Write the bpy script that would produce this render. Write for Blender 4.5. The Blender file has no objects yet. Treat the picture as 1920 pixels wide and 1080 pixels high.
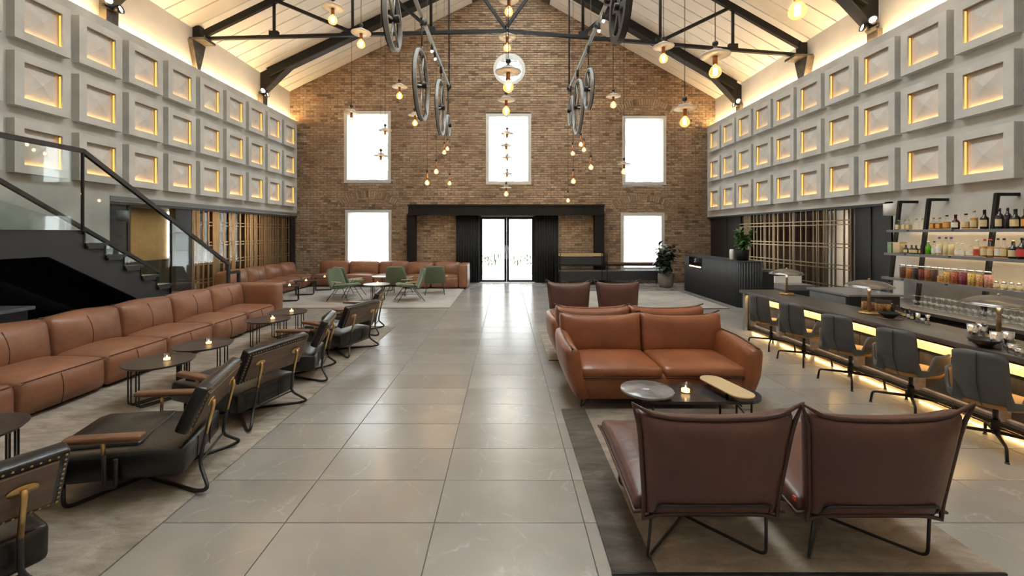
import bpy, math, random
from mathutils import Vector, Matrix
random.seed(11)
sc = bpy.context.scene
col = sc.collection
PI = math.pi
V = Vector

# ------------------------------------------------------------------ camera, sky, exposure
cam_d = bpy.data.cameras.new('camera')
cam_d.sensor_width = 36.0
cam_d.lens = 36.0 * 810 / 1920
cam_d.shift_x = (960 - 949) / 1920
cam_d.shift_y = (437 - 540) / 1920
cam_d.clip_start = 0.05
cam_d.clip_end = 400
cam = bpy.data.objects.new('camera', cam_d)
col.objects.link(cam)
cam.location = (0, 0, 1.8)
cam.rotation_euler = (PI / 2, 0, 0)
sc.camera = cam

SKY = 2.2
world = bpy.data.worlds.new('sky')
sc.world = world
world.use_nodes = True
world.node_tree.nodes['Background'].inputs[0].default_value = (0.93, 0.97, 1.0, 1)
world.node_tree.nodes['Background'].inputs[1].default_value = SKY
sc.view_settings.view_transform = 'Standard'
sc.view_settings.look = 'None'
sc.view_settings.exposure = 2.38
sc.view_settings.gamma = 1.0
sc.view_settings.use_curve_mapping = False
try:
    sc.cycles.use_denoising = True
    sc.cycles.max_bounces = 8
    sc.cycles.diffuse_bounces = 5
    sc.cycles.glossy_bounces = 4
    sc.cycles.transparent_max_bounces = 16
    sc.cycles.transmission_bounces = 8
    sc.cycles.use_adaptive_sampling = True
    sc.cycles.adaptive_threshold = 0.02
    sc.cycles.sample_clamp_indirect = 6.0
    sc.cycles.caustics_reflective = False
    sc.cycles.caustics_refractive = False
except Exception:
    pass

def area(name, loc, rot, sx, sy, power, color, portal=False):
    l = bpy.data.lights.new(name, 'AREA')
    l.shape = 'RECTANGLE'; l.size = sx; l.size_y = sy
    l.energy = power; l.color = color
    if portal:
        l.cycles.is_portal = True
    o = bpy.data.objects.new(name, l)
    col.objects.link(o); o.location = loc; o.rotation_euler = rot
    return o

# daylight openings (portals only guide the sky light, they give none themselves)
area('sky_portal_ridge', (0.1, 7.4, 10.1), (0, 0, 0), 2.9, 14.4, 1, (1, 1, 1), True)
for px, pz, w, h in ((-5.05, 4.9, 1.7, 2.65), (-5.0, 1.65, 1.7, 2.0), (0.1, 4.85, 1.65, 2.6), (5.0, 4.8, 1.6, 2.5), (4.9, 1.6, 1.6, 2.0), (0.05, 1.2, 2.05, 2.4)):
    area('sky_portal_window', (px, 16.1, pz), (-PI / 2, 0, 0), w, h, 1, (1, 1, 1), True)

# ------------------------------------------------------------------ mesh builder
class MB:
    def __init__(s):
        s.v = []; s.f = []; s.s = []
    def add(s, vs, fs, smooth=False, M=None):
        o = len(s.v)
        if M is not None:
            vs = [M @ V(p) for p in vs]
        s.v += [tuple(p) for p in vs]
        s.f += [tuple(i + o for i in f) for f in fs]
        s.s += [smooth] * len(fs)
        return s
    def box(s, x0, x1, y0, y1, z0, z1, M=None):
        vs = [(x0, y0, z0), (x1, y0, z0), (x1, y1, z0), (x0, y1, z0), (x0, y0, z1), (x1, y0, z1), (x1, y1, z1), (x0, y1, z1)]
        fs = [(3, 2, 1, 0), (4, 5, 6, 7), (0, 1, 5, 4), (1, 2, 6, 5), (2, 3, 7, 6), (3, 0, 4, 7)]
        return s.add(vs, fs, False, M)
    def beam(s, p0, p1, w, h, up=(0, 0, 1), off=0.0):
        p0 = V(p0); p1 = V(p1); d = (p1 - p0).normalized()
        u = V(up); r = d.cross(u)
        if r.length < 1e-4:
            r = d.cross(V((0, 1, 0)))
        r.normalize(); u = r.cross(d).normalized()
        vs = []
        for p in (p0, p1):
            for a, b in ((-1, -1), (1, -1), (1, 1), (-1, 1)):
                vs.append(p + r * (a * w / 2) + u * (b * h / 2 + off))
        fs = [(0, 1, 2, 3), (7, 6, 5, 4), (0, 4, 5, 1), (1, 5, 6, 2), (2, 6, 7, 3), (3, 7, 4, 0)]
        return s.add(vs, fs)
    def tube(s, pts, r, n=8, closed=False, M=None):
        pts = [V(p) for p in pts]
        if M is not None:
            pts = [M @ p for p in pts]
        m = len(pts)
        if m < 2:
            return s
        rs = r if isinstance(r, (list, tuple)) else [r] * m
        vs = []; fs = []; prev = None
        for i, p in enumerate(pts):
            if closed:
                d = pts[(i + 1) % m] - pts[i - 1]
            elif i == 0:
                d = pts[1] - p
            elif i == m - 1:
                d = p - pts[i - 1]
            else:
                d = (pts[i + 1] - p).normalized() + (p - pts[i - 1]).normalized()
            if d.length < 1e-9:
                d = V((0, 0, 1))
            d.normalize()
            if prev is None:
                a = V((0, 0, 1)) if abs(d.z) < 0.9 else V((1, 0, 0))
                u = d.cross(a).normalized()
            else:
                u = prev - d * prev.dot(d)
                if u.length < 1e-6:
                    u = d.cross(V((0.3, 0.5, 0.8)))
                u.normalize()
            prev = u; w = d.cross(u)
            for k in range(n):
                t = 2 * PI * k / n
                vs.append(p + (u * math.cos(t) + w * math.sin(t)) * rs[i])
        q = m if closed else m - 1
        for i in range(q):
            j = (i + 1) % m
            for k in range(n):
                l = (k + 1) % n
                fs.append((i * n + k, i * n + l, j * n + l, j * n + k))
        s.add(vs, fs, True)
        if not closed:
            o = len(s.v) - len(vs)
            s.f.append(tuple(o + k for k in reversed(range(n)))); s.s.append(False)
            s.f.append(tuple(o + (m - 1) * n + k for k in range(n))); s.s.append(False)
        return s
    def lathe(s, prof, n=16, c=(0, 0, 0), smooth=True, M=None):
        vs = []; fs = []; m = len(prof)
        for r, z in prof:
            for k in range(n):
                t = 2 * PI * k / n
                vs.append((c[0] + r * math.cos(t), c[1] + r * math.sin(t), c[2] + z))
        for i in range(m - 1):
            for k in range(n):
                l = (k + 1) % n
                fs.append((i * n + k, i * n + l, (i + 1) * n + l, (i + 1) * n + k))
        if prof[0][0] > 1e-5:
            fs.append(tuple(reversed(range(n))))
        if prof[-1][0] > 1e-5:
            fs.append(tuple((m - 1) * n + k for k in range(n)))
        return s.add(vs, fs, smooth, M)
    def prism(s, poly, a, b, axis='z', M=None):
        n = len(poly)
        def mk(p, t):
            if axis == 'z': return (p[0], p[1], t)
            if axis == 'y': return (p[0], t, p[1])
            return (t, p[0], p[1])
        vs = [mk(p, a) for p in poly] + [mk(p, b) for p in poly]
        fs = [tuple(reversed(range(n))), tuple(range(n, 2 * n))]
        for i in range(n):
            j = (i + 1) % n
            fs.append((i, j, n + j, n + i))
        return s.add(vs, fs, False, M)
    def cushion(s, c, size, r=0.05, n=(6, 6, 4), fn=None, M=None, smooth=True):
        h = V(size) / 2
        c = V(c)
        def axis_pts(hh, k):
            rr = min(r, hh * 0.98)
            a = [-hh, -hh + 0.3 * rr, -hh + rr]
            inn = 2 * (hh - rr)
            mid = [-hh + rr + inn * i / k for i in range(1, k)]
            b = [hh - rr, hh - 0.3 * rr, hh]
            return a + mid + b
        ax = [axis_pts(h[i], max(1, n[i])) for i in range(3)]
        rr3 = [min(r, h[i] * 0.98) for i in range(3)]
        idx = {}; vs = []; fs = []
        def put(p):
            key = (round(p[0], 5), round(p[1], 5), round(p[2], 5))
            if key in idx:
                return idx[key]
            q = V([max(-(h[i] - rr3[i]), min(h[i] - rr3[i], p[i])) for i in range(3)])
            d = V(p) - q
            if d.length > 1e-9:
                dn = V([d[i] / rr3[i] for i in range(3)])
                dn.normalize()
                P = q + V([dn[i] * rr3[i] for i in range(3)])
            else:
                P = V(p)
            if fn is not None:
                P = V(fn(P, h))
            idx[key] = len(vs); vs.append(P + c)
            return idx[key]
        for a in range(3):
            b, e = (a + 1) % 3, (a + 2) % 3
            for sg in (-1, 1):
                B = ax[b]; E = ax[e]
                for i in range(len(B) - 1):
                    for j in range(len(E) - 1):
                        q = []
                        for (ii, jj) in ((i, j), (i + 1, j), (i + 1, j + 1), (i, j + 1)):
                            p = [0, 0, 0]; p[a] = sg * h[a]; p[b] = B[ii]; p[e] = E[jj]
                            q.append(put(p))
                        if sg < 0: q.reverse()
                        fs.append(tuple(q))
        return s.add(vs, fs, smooth, M)
    def ball(s, c, r, n=10, m=6, sc3=(1, 1, 1), M=None):
        prof = [(max(1e-6, math.sin(PI * i / m)) * r, -math.cos(PI * i / m) * r) for i in range(m + 1)]
        t = MB(); t.lathe(prof, n)
        return s.add([(p[0] * sc3[0] + c[0], p[1] * sc3[1] + c[1], p[2] * sc3[2] + c[2]) for p in t.v], t.f, True, M)
    def mesh(s, name):
        me = bpy.data.meshes.new(name)
        me.from_pydata(s.v, [], s.f)
        me.polygons.foreach_set('use_smooth', s.s)
        me.update()
        return me
    def build(s, name, m, parent=None, loc=None):
        me = s.mesh(name)
        me.materials.append(m)
        return link(name, me, parent, loc)

def link(name, me, parent=None, loc=None, rot=None):
    o = bpy.data.objects.new(name, me)
    col.objects.link(o)
    if parent is not None: o.parent = parent
    if loc is not None: o.location = loc
    if rot is not None: o.rotation_euler = rot
    return o

def tag(o, label=None, cat=None, group=None, kind=None):
    if label: o['label'] = label
    if cat: o['category'] = cat
    if group: o['group'] = group
    if kind: o['kind'] = kind
    return o

def thing(name, label, cat, loc=(0, 0, 0), rz=0.0, group=None):
    o = bpy.data.objects.new(name, None)
    o.empty_display_size = 0.1
    col.objects.link(o)
    o.location = loc; o.rotation_euler = (0, 0, rz)
    return tag(o, label, cat, group)

def struct(o):
    o['kind'] = 'structure'
    return o

KIDS = {}
def kids(o):
    return [c for c in bpy.data.objects if c.parent == o]

def copy_tree(o, parent=None, cache=None):
    if cache is None:
        cache = {}
        for c in bpy.data.objects:
            if c.parent is not None:
                cache.setdefault(c.parent.name, []).append(c)
    c = o.copy(); col.objects.link(c)
    if parent is not None: c.parent = parent
    for ch in cache.get(o.name, []):
        copy_tree(ch, c, cache)
    return c

def dup(o, loc, rz=0.0, label=None):
    c = copy_tree(o)
    c.location = loc; c.rotation_euler = (0, 0, rz)
    if label: c['label'] = label
    return c

def arc(p0, p1, p2, r, n=5):
    """rounded corner at p1"""
    p0 = V(p0); p1 = V(p1); p2 = V(p2)
    a = (p0 - p1); b = (p2 - p1)
    la = min(r, a.length * 0.49); lb = min(r, b.length * 0.49)
    a = p1 + a.normalized() * la; b = p1 + b.normalized() * lb
    out = []
    for i in range(n + 1):
        t = i / n
        out.append(a * (1 - t) ** 2 + p1 * 2 * t * (1 - t) + b * t * t)
    return out

def rounded(pts, r, n=4, closed=False):
    pts = [V(p) for p in pts]
    out = []
    m = len(pts)
    for i in range(m):
        if not closed and i in (0, m - 1):
            out.append(pts[i])
        else:
            out += arc(pts[i - 1], pts[i], pts[(i + 1) % m], r, n)
    return out

ORD = ['first', 'second', 'third', 'fourth', 'fifth', 'sixth', 'seventh', 'eighth', 'ninth', 'tenth', 'eleventh', 'twelfth', 'thirteenth', 'fourteenth', 'fifteenth', 'sixteenth', 'seventeenth', 'eighteenth', 'nineteenth', 'twentieth', 'twenty-first', 'twenty-second']

# ------------------------------------------------------------------ materials
def newmat(name):
    m = bpy.data.materials.new(name)
    m.use_nodes = True
    nt = m.node_tree
    b = nt.nodes['Principled BSDF']
    return m, nt, b

def lnk(nt, a, b):
    nt.links.new(a, b)

def node(nt, t, **kw):
    n = nt.nodes.new(t)
    for k, v in kw.items():
        setattr(n, k, v)
    return n

def ramp(nt, fac, stops):
    r = nt.nodes.new('ShaderNodeValToRGB')
    els = r.color_ramp.elements
    while len(els) < len(stops):
        els.new(0.5)
    for e, (p, c) in zip(els, stops):
        e.position = p; e.color = (c[0], c[1], c[2], 1)
    if fac is not None:
        lnk(nt, fac, r.inputs[0])
    return r.outputs[0]

def coords(nt, kind='Object', scale=(1, 1, 1), rnd=False):
    tc = nt.nodes.new('ShaderNodeTexCoord')
    mp = nt.nodes.new('ShaderNodeMapping')
    mp.inputs['Scale'].default_value = scale
    if kind == 'World':
        g = nt.nodes.new('ShaderNodeNewGeometry')
        src = g.outputs['Position']
    else:
        src = tc.outputs[kind]
    lnk(nt, src, mp.inputs[0])
    if rnd:
        oi = nt.nodes.new('ShaderNodeObjectInfo')
        mu = node(nt, 'ShaderNodeMath', operation='MULTIPLY'); mu.inputs[1].default_value = 73.0
        lnk(nt, oi.outputs['Random'], mu.inputs[0])
        lnk(nt, mu.outputs[0], mp.inputs['Location'])
    return mp.outputs[0]

def noise(nt, vec, scale, detail=3, rough=0.55, dist=0.0):
    n = nt.nodes.new('ShaderNodeTexNoise')
    n.inputs['Scale'].default_value = scale
    n.inputs['Detail'].default_value = detail
    n.inputs['Roughness'].default_value = rough
    n.inputs['Distortion'].default_value = dist
    lnk(nt, vec, n.inputs['Vector'])
    return n.outputs['Fac']

def bump(nt, b, h, strength, dist=0.01, prev=None):
    bp = nt.nodes.new('ShaderNodeBump')
    bp.inputs['Strength'].default_value = strength
    bp.inputs['Distance'].default_value = dist
    lnk(nt, h, bp.inputs['Height'])
    if prev is not None: lnk(nt, prev, bp.inputs['Normal'])
    lnk(nt, bp.outputs[0], b.inputs['Normal'])
    return bp.outputs[0]

def P(name, c, rough=0.5, metal=0.0, var=0.12, vs=4.0, bs=0.0, bscale=60.0, spec=0.5, coat=0.0, stretch=(1, 1, 1), kind='Object', rnd=False, sheen=0.0):
    m, nt, b = newmat(name)
    b.inputs['Roughness'].default_value = rough
    b.inputs['Metallic'].default_value = metal
    b.inputs['Specular IOR Level'].default_value = spec
    b.inputs['Coat Weight'].default_value = coat
    b.inputs['Sheen Weight'].default_value = sheen
    vec = coords(nt, kind, stretch, rnd)
    f = noise(nt, vec, vs, 4)
    lo = [max(0, x * (1 - var)) for x in c]; hi = [min(1, x * (1 + var)) for x in c]
    lnk(nt, ramp(nt, f, [(0.3, lo), (0.7, hi)]), b.inputs['Base Color'])
    if bs > 0:
        bump(nt, b, noise(nt, vec, bscale, 3), bs, 0.004)
    return m

def emit(name, c, s):
    m, nt, b = newmat(name)
    b.inputs['Base Color'].default_value = (c[0] * 0.6, c[1] * 0.6, c[2] * 0.6, 1)
    b.inputs['Emission Color'].default_value = (c[0], c[1], c[2], 1)
    b.inputs['Emission Strength'].default_value = s
    return m

def thin_glass(name, tint=(1, 1, 1), ior=1.45, rough=0.02, glow=None, gs=0.0):
    m, nt, b = newmat(name)
    nt.nodes.remove(b)
    out = nt.nodes['Material Output']
    tr = nt.nodes.new('ShaderNodeBsdfTransparent'); tr.inputs[0].default_value = (*tint, 1)
    gl = nt.nodes.new('ShaderNodeBsdfGlossy'); gl.inputs['Roughness'].default_value = rough
    fr = nt.nodes.new('ShaderNodeFresnel')
    ge = nt.nodes.new('ShaderNodeNewGeometry')
    im = node(nt, 'ShaderNodeMapRange'); im.inputs['To Min'].default_value = ior; im.inputs['To Max'].default_value = 1.0 / ior
    lnk(nt, ge.outputs['Backfacing'], im.inputs['Value']); lnk(nt, im.outputs[0], fr.inputs[0])
    mx = nt.nodes.new('ShaderNodeMixShader')
    lnk(nt, fr.outputs[0], mx.inputs[0]); lnk(nt, tr.outputs[0], mx.inputs[1]); lnk(nt, gl.outputs[0], mx.inputs[2])
    last = mx.outputs[0]
    if glow:
        em = nt.nodes.new('ShaderNodeEmission'); em.inputs[0].default_value = (*glow, 1); em.inputs[1].default_value = gs
        ad = nt.nodes.new('ShaderNodeAddShader')
        lnk(nt, last, ad.inputs[0]); lnk(nt, em.outputs[0], ad.inputs[1]); last = ad.outputs[0]
    lnk(nt, last, out.inputs[0])
    return m

def leather(name, c, rough=0.38, var=0.22, wr=0.25):
    m, nt, b = newmat(name)
    b.inputs['Roughness'].default_value = rough
    b.inputs['Specular IOR Level'].default_value = 0.5
    vec = coords(nt, 'Object', (1, 1, 1), True)
    f = noise(nt, vec, 3.2, 5, 0.6, 0.4)
    lo = [x * (1 - var) for x in c]; hi = [min(1, x * (1 + var)) for x in c]
    lnk(nt, ramp(nt, f, [(0.3, lo), (0.72, hi)]), b.inputs['Base Color'])
    w = noise(nt, vec, 9.0, 3, 0.5, 1.2)
    n1 = bump(nt, b, w, wr, 0.012)
    vo = nt.nodes.new('ShaderNodeTexVoronoi'); vo.inputs['Scale'].default_value = 160
    lnk(nt, vec, vo.inputs['Vector'])
    bump(nt, b, vo.outputs[0], 0.12, 0.002, n1)
    return m

def wood(name, c, scale=(1, 12, 12), rough=0.4):
    m, nt, b = newmat(name)
    b.inputs['Roughness'].default_value = rough
    vec = coords(nt, 'Object', scale, True)
    f = noise(nt, vec, 3.0, 6, 0.6, 1.0)
    lnk(nt, ramp(nt, f, [(0.3, [x * 0.6 for x in c]), (0.55, c), (0.75, [min(1, x * 1.35) for x in c])]), b.inputs['Base Color'])
    bump(nt, b, f, 0.1, 0.002)
    return m

M = {}
M['concrete'] = P('concrete', (0.55, 0.54, 0.51), 0.8, var=0.12, vs=2.4, bs=0.25, bscale=28, rnd=True)
M['concrete_wall'] = P('concrete_wall', (0.48, 0.475, 0.45), 0.8, var=0.16, vs=1.6, bs=0.25, bscale=22, kind='World')
M['coffer'] = P('coffer', (0.60, 0.58, 0.545), 0.8, var=0.1, vs=3, bs=0.15, bscale=30, rnd=True)
M['plaster'] = P('plaster', (0.62, 0.60, 0.56), 0.85, var=0.06, vs=2, bs=0.15, bscale=30, kind='World')
M['ceiling'] = P('ceiling', (0.88, 0.87, 0.85), 0.6, var=0.06, vs=1.5, rnd=True)
M['gap'] = P('gap', (0.12, 0.08, 0.05), 0.9)
M['steel'] = P('steel', (0.007, 0.0064, 0.006), 0.55, var=0.25, vs=3, spec=0.3)
M['steel_grey'] = P('steel_grey', (0.036, 0.034, 0.032), 0.5, var=0.2, vs=3, spec=0.35)
M['rust'] = P('rust', (0.09, 0.075, 0.06), 0.7, var=0.4, vs=8, bs=0.3, bscale=40)
M['black'] = P('black', (0.012, 0.012, 0.013), 0.4, var=0.1)
M['black_gloss'] = P('black_gloss', (0.012, 0.013, 0.014), 0.12, var=0.1)
M['charcoal'] = P('charcoal', (0.028, 0.030, 0.034), 0.5, var=0.1)
M['dark_panel'] = P('dark_panel', (0.018, 0.017, 0.016), 0.35, var=0.2)
M['frame'] = P('frame', (0.56, 0.55, 0.52), 0.5, var=0.05)
M['white'] = P('white', (0.72, 0.72, 0.70), 0.4, var=0.04)
M['disc'] = P('disc', (0.66, 0.67, 0.68), 0.35, var=0.04)
M['brass'] = P('brass', (0.62, 0.42, 0.18), 0.3, metal=1.0, var=0.08)
M['bronze'] = P('bronze', (0.40, 0.29, 0.18), 0.38, metal=0.85, var=0.12)
M['copper'] = P('copper', (0.42, 0.17, 0.06), 0.35, metal=0.8, var=0.15)
M['chrome'] = P('chrome', (0.7, 0.68, 0.66), 0.15, metal=1.0, var=0.05)
M['wheel'] = P('wheel', (0.32, 0.33, 0.33), 0.45, metal=0.4, var=0.1)
M['glass'] = thin_glass('glass', (0.96, 0.98, 0.97))
M['rail_glass'] = thin_glass('rail_glass', (0.90, 0.93, 0.92))
M['dark_glass'] = thin_glass('dark_glass', (0.25, 0.25, 0.25), 1.6)
M['jar_glass'] = thin_glass('jar_glass', (0.93, 0.95, 0.94))
M['bulb_glass'] = thin_glass('bulb_glass', (1.0, 0.86, 0.62), 1.45, 0.02, (1.0, 0.50, 0.16), 0.16)
M['filament'] = emit('filament', (1.0, 0.72, 0.38), 22)
M['led'] = emit('led', (1.0, 0.50, 0.13), 2.6)
M['led_cove'] = emit('led_cove', (1.0, 0.64, 0.28), 24)
M['led_bar'] = emit('led_bar', (1.0, 0.62, 0.24), 22)
M['led_floor'] = emit('led_floor', (1.0, 0.62, 0.24), 6)
M['led_side'] = emit('led_side', (1.0, 0.47, 0.10), 0.30)
M['led_band'] = emit('led_band', (1.0, 0.66, 0.28), 9)
M['led_shelf'] = emit('led_shelf', (1.0, 0.66, 0.30), 1.6)
M['added_front_glow'] = emit('added_front_glow', (1.0, 0.80, 0.55), 6)  # glow added to brighten the bottles and jars from the front
M['spot'] = emit('spot', (1.0, 0.86, 0.66), 14)
M['candle'] = emit('candle', (1.0, 0.55, 0.20), 0.9)
M['flame'] = emit('flame', (1.0, 0.62, 0.25), 5)
M['leather_tan'] = leather('leather_tan', (0.235, 0.105, 0.058))
M['leather_cognac'] = leather('leather_cognac', (0.225, 0.075, 0.030), 0.34)
M['leather_brown'] = leather('leather_brown', (0.092, 0.037, 0.028), 0.36)
M['piping'] = leather('piping', (0.06, 0.025, 0.018), 0.4)
M['leather_black'] = leather('leather_black', (0.010, 0.009, 0.0085), 0.28, 0.22, 0.18)
M['leather_grey'] = leather('leather_grey', (0.075, 0.078, 0.08), 0.5, 0.1, 0.08)
M['leather_caramel'] = leather('leather_caramel', (0.34, 0.17, 0.05), 0.5, 0.1, 0.08)
M['seam'] = P('seam', (0.07, 0.028, 0.015), 0.6)
M['walnut'] = wood('walnut', (0.14, 0.085, 0.055))
M['arm_wood'] = wood('arm_wood', (0.16, 0.072, 0.035), (12, 1, 12), 0.32)
M['oak'] = wood('oak', (0.50, 0.36, 0.20))
M['table_dark'] = wood('table_dark', (0.05, 0.034, 0.027), (1, 8, 8), 0.42)
M['smoke_dome'] = P('smoke_dome', (0.20, 0.185, 0.17), 0.22, metal=0.7, var=0.35, vs=5)
M['green'] = P('green', (0.105, 0.135, 0.078), 0.85, var=0.12, vs=40, bs=0.3, bscale=220, sheen=0.3)
M['white_top'] = P('white_top', (0.55, 0.55, 0.54), 0.2, var=0.08, vs=5)
M['gold_top'] = P('gold_top', (0.62, 0.50, 0.30), 0.4, metal=0.35, var=0.04)
M['curtain'] = P('curtain', (0.022, 0.024, 0.028), 0.85, var=0.15)
M['brown_drape'] = P('brown_drape', (0.10, 0.065, 0.045), 0.85, var=0.2)
M['tan_wall'] = P('tan_wall', (0.42, 0.31, 0.17), 0.7, var=0.15, vs=3, kind='World')
M['leaf'] = P('leaf', (0.07, 0.17, 0.04), 0.4, var=0.4, vs=9, rnd=True)
M['leaf_dark'] = P('leaf_dark', (0.045, 0.065, 0.045), 0.3, var=0.4, vs=9, rnd=True)
M['pot'] = P('pot', (0.17, 0.165, 0.15), 0.85, var=0.15, vs=7, bs=0.2)
M['stem'] = P('stem', (0.08, 0.05, 0.03), 0.8)
M['stone_bar'] = P('stone_bar', (0.048, 0.043, 0.040), 0.5, var=0.55, vs=6, bs=0.3, bscale=30, rnd=True)
M['stone_pink'] = P('stone_pink', (0.24, 0.185, 0.155), 0.5, var=0.4, vs=9, bs=0.2, bscale=30)
M['counter'] = P('counter', (0.075, 0.066, 0.058), 0.32, var=0.18, vs=3, kind='World')
M['onyx'] = P('onyx', (0.74, 0.60, 0.38), 0.5, var=0.22, vs=5, kind='World')
M['grey_shelf'] = P('grey_shelf', (0.16, 0.16, 0.165), 0.4, var=0.1)
M['facade'] = P('facade', (0.55, 0.55, 0.55), 0.9, var=0.03)
M['facade_win'] = P('facade_win', (0.13, 0.135, 0.14), 0.5)
M['paving'] = P('paving', (0.62, 0.61, 0.59), 0.9, var=0.06)
M['marble'] = P('marble', (0.20, 0.20, 0.205), 0.12, var=0.5, vs=6)
M['led_white'] = emit('led_white', (1.0, 0.95, 0.88), 1.0)
# ------------------------------------------------------------------ brick, tile and rug materials
BR = [(0.0, (0.20, 0.145, 0.11)), (0.12, (0.31, 0.225, 0.165)), (0.4, (0.40, 0.31, 0.225)), (0.7, (0.46, 0.37, 0.275)), (0.88, (0.41, 0.27, 0.185)), (1.0, (0.52, 0.44, 0.345))]
def brick_mat(name, island):
    m, nt, b = newmat(name)
    b.inputs['Roughness'].default_value = 0.9
    b.inputs['Specular IOR Level'].default_value = 0.2
    if island:
        g = nt.nodes.new('ShaderNodeNewGeometry'); r = g.outputs['Random Per Island']
    else:
        g = nt.nodes.new('ShaderNodeObjectInfo'); r = g.outputs['Random']
    c = ramp(nt, r, BR)
    vec = coords(nt, 'World')
    f = noise(nt, vec, 22, 4, 0.65)
    big = noise(nt, vec, 0.55, 3, 0.6)
    mx = node(nt, 'ShaderNodeMix', data_type='RGBA', blend_type='MULTIPLY'); mx.inputs['Factor'].default_value = 1.0
    lnk(nt, c, mx.inputs['A'])
    lnk(nt, ramp(nt, f, [(0.25, (0.55, 0.55, 0.55)), (0.7, (1.2, 1.15, 1.1))]), mx.inputs['B'])
    m2 = node(nt, 'ShaderNodeMix', data_type='RGBA', blend_type='MULTIPLY'); m2.inputs['Factor'].default_value = 1.0
    lnk(nt, mx.outputs['Result'], m2.inputs['A'])
    lnk(nt, ramp(nt, big, [(0.3, (0.72, 0.66, 0.60)), (0.7, (1.15, 1.15, 1.12))]), m2.inputs['B'])
    lnk(nt, m2.outputs['Result'], b.inputs['Base Color'])
    bump(nt, b, f, 0.5, 0.01)
    return m
M['brick'] = brick_mat('brick', True)
M['brick_one'] = brick_mat('brick_one', False)
M['mortar'] = P('mortar', (0.24, 0.185, 0.135), 0.95, var=0.3, vs=6, bs=0.4, bscale=40, kind='World')

def tile_mat(name, rnd):
    m, nt, b = newmat(name)
    b.inputs['Specular IOR Level'].default_value = 1.0
    vec = coords(nt, 'World', (1, 1, 1), rnd)
    f = noise(nt, vec, 0.9, 4, 0.55, 0.3)
    f2 = noise(nt, vec, 7, 4, 0.6)
    base = ramp(nt, f, [(0.25, (0.240, 0.222, 0.200)), (0.5, (0.285, 0.268, 0.246)), (0.75, (0.33, 0.315, 0.294))])
    nv = nt.nodes.new('ShaderNodeTexNoise'); nv.inputs['Scale'].default_value = 1.7; nv.inputs['Detail'].default_value = 5
    lnk(nt, vec, nv.inputs['Vector'])
    ad = node(nt, 'ShaderNodeVectorMath', operation='MULTIPLY_ADD')
    lnk(nt, nv.outputs['Color'], ad.inputs[0]); ad.inputs[1].default_value = (0.9, 0.9, 0.9); lnk(nt, vec, ad.inputs[2])
    vo = node(nt, 'ShaderNodeTexVoronoi', feature='DISTANCE_TO_EDGE'); vo.inputs['Scale'].default_value = 1.5
    lnk(nt, ad.outputs[0], vo.inputs['Vector'])
    vein = ramp(nt, vo.outputs['Distance'], [(0.0, (1, 1, 1)), (0.008, (0.3, 0.3, 0.3)), (0.022, (0, 0, 0))])
    msk = node(nt, 'ShaderNodeMath', operation='MULTIPLY')
    lnk(nt, vein, msk.inputs[0]); lnk(nt, ramp(nt, f2, [(0.42, (0, 0, 0)), (0.75, (0.42, 0.42, 0.42))]), msk.inputs[1])
    mx = node(nt, 'ShaderNodeMix', data_type='RGBA')
    lnk(nt, msk.outputs[0], mx.inputs['Factor']); lnk(nt, base, mx.inputs['A']); mx.inputs['B'].default_value = (0.62, 0.60, 0.56, 1)
    lnk(nt, mx.outputs['Result'], b.inputs['Base Color'])
    lnk(nt, ramp(nt, f2, [(0.3, (0.19, 0.19, 0.19)), (0.7, (0.25, 0.25, 0.25))]), b.inputs['Roughness'])
    return m
M['tile'] = tile_mat('tile', True)
M['tile_field'] = tile_mat('tile_field', False)
M['grout'] = P('grout', (0.17, 0.155, 0.135), 0.9)

def rug_mat(name, a, c, sx=(1.6, 4.5, 1)):
    m, nt, b = newmat(name)
    b.inputs['Roughness'].default_value = 0.95
    b.inputs['Specular IOR Level'].default_value = 0.1
    b.inputs['Sheen Weight'].default_value = 0.15
    vec = coords(nt, 'World', sx)
    f = noise(nt, vec, 2.2, 6, 0.65, 0.5)
    v2 = coords(nt, 'World', (1, 1, 1))
    g = noise(nt, v2, 0.9, 3, 0.5)
    fine = noise(nt, coords(nt, 'World', (22, 60, 1)), 5, 3, 0.6)
    md = [(x + y) / 2 for x, y in zip(a, c)]
    c1 = ramp(nt, f, [(0.3, a), (0.52, md), (0.72, c)])
    mx = node(nt, 'ShaderNodeMix', data_type='RGBA', blend_type='MULTIPLY'); mx.inputs['Factor'].default_value = 1
    lnk(nt, c1, mx.inputs['A']); lnk(nt, ramp(nt, g, [(0.3, (0.75, 0.74, 0.73)), (0.7, (1.2, 1.2, 1.2))]), mx.inputs['B'])
    m2 = node(nt, 'ShaderNodeMix', data_type='RGBA', blend_type='MULTIPLY'); m2.inputs['Factor'].default_value = 1
    lnk(nt, mx.outputs['Result'], m2.inputs['A']); lnk(nt, ramp(nt, fine, [(0.3, (0.78, 0.78, 0.78)), (0.7, (1.15, 1.15, 1.15))]), m2.inputs['B'])
    lnk(nt, m2.outputs['Result'], b.inputs['Base Color'])
    bump(nt, b, fine, 0.5, 0.01)
    return m
M['rug_a'] = rug_mat('rug_a', (0.20, 0.165, 0.13), (0.44, 0.39, 0.335))
M['rug_b'] = rug_mat('rug_b', (0.30, 0.285, 0.265), (0.46, 0.44, 0.41))
M['rug_c'] = rug_mat('rug_c', (0.20, 0.162, 0.125), (0.44, 0.375, 0.305))
M['rug_border'] = rug_mat('rug_border', (0.055, 0.047, 0.042), (0.17, 0.145, 0.125))

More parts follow.
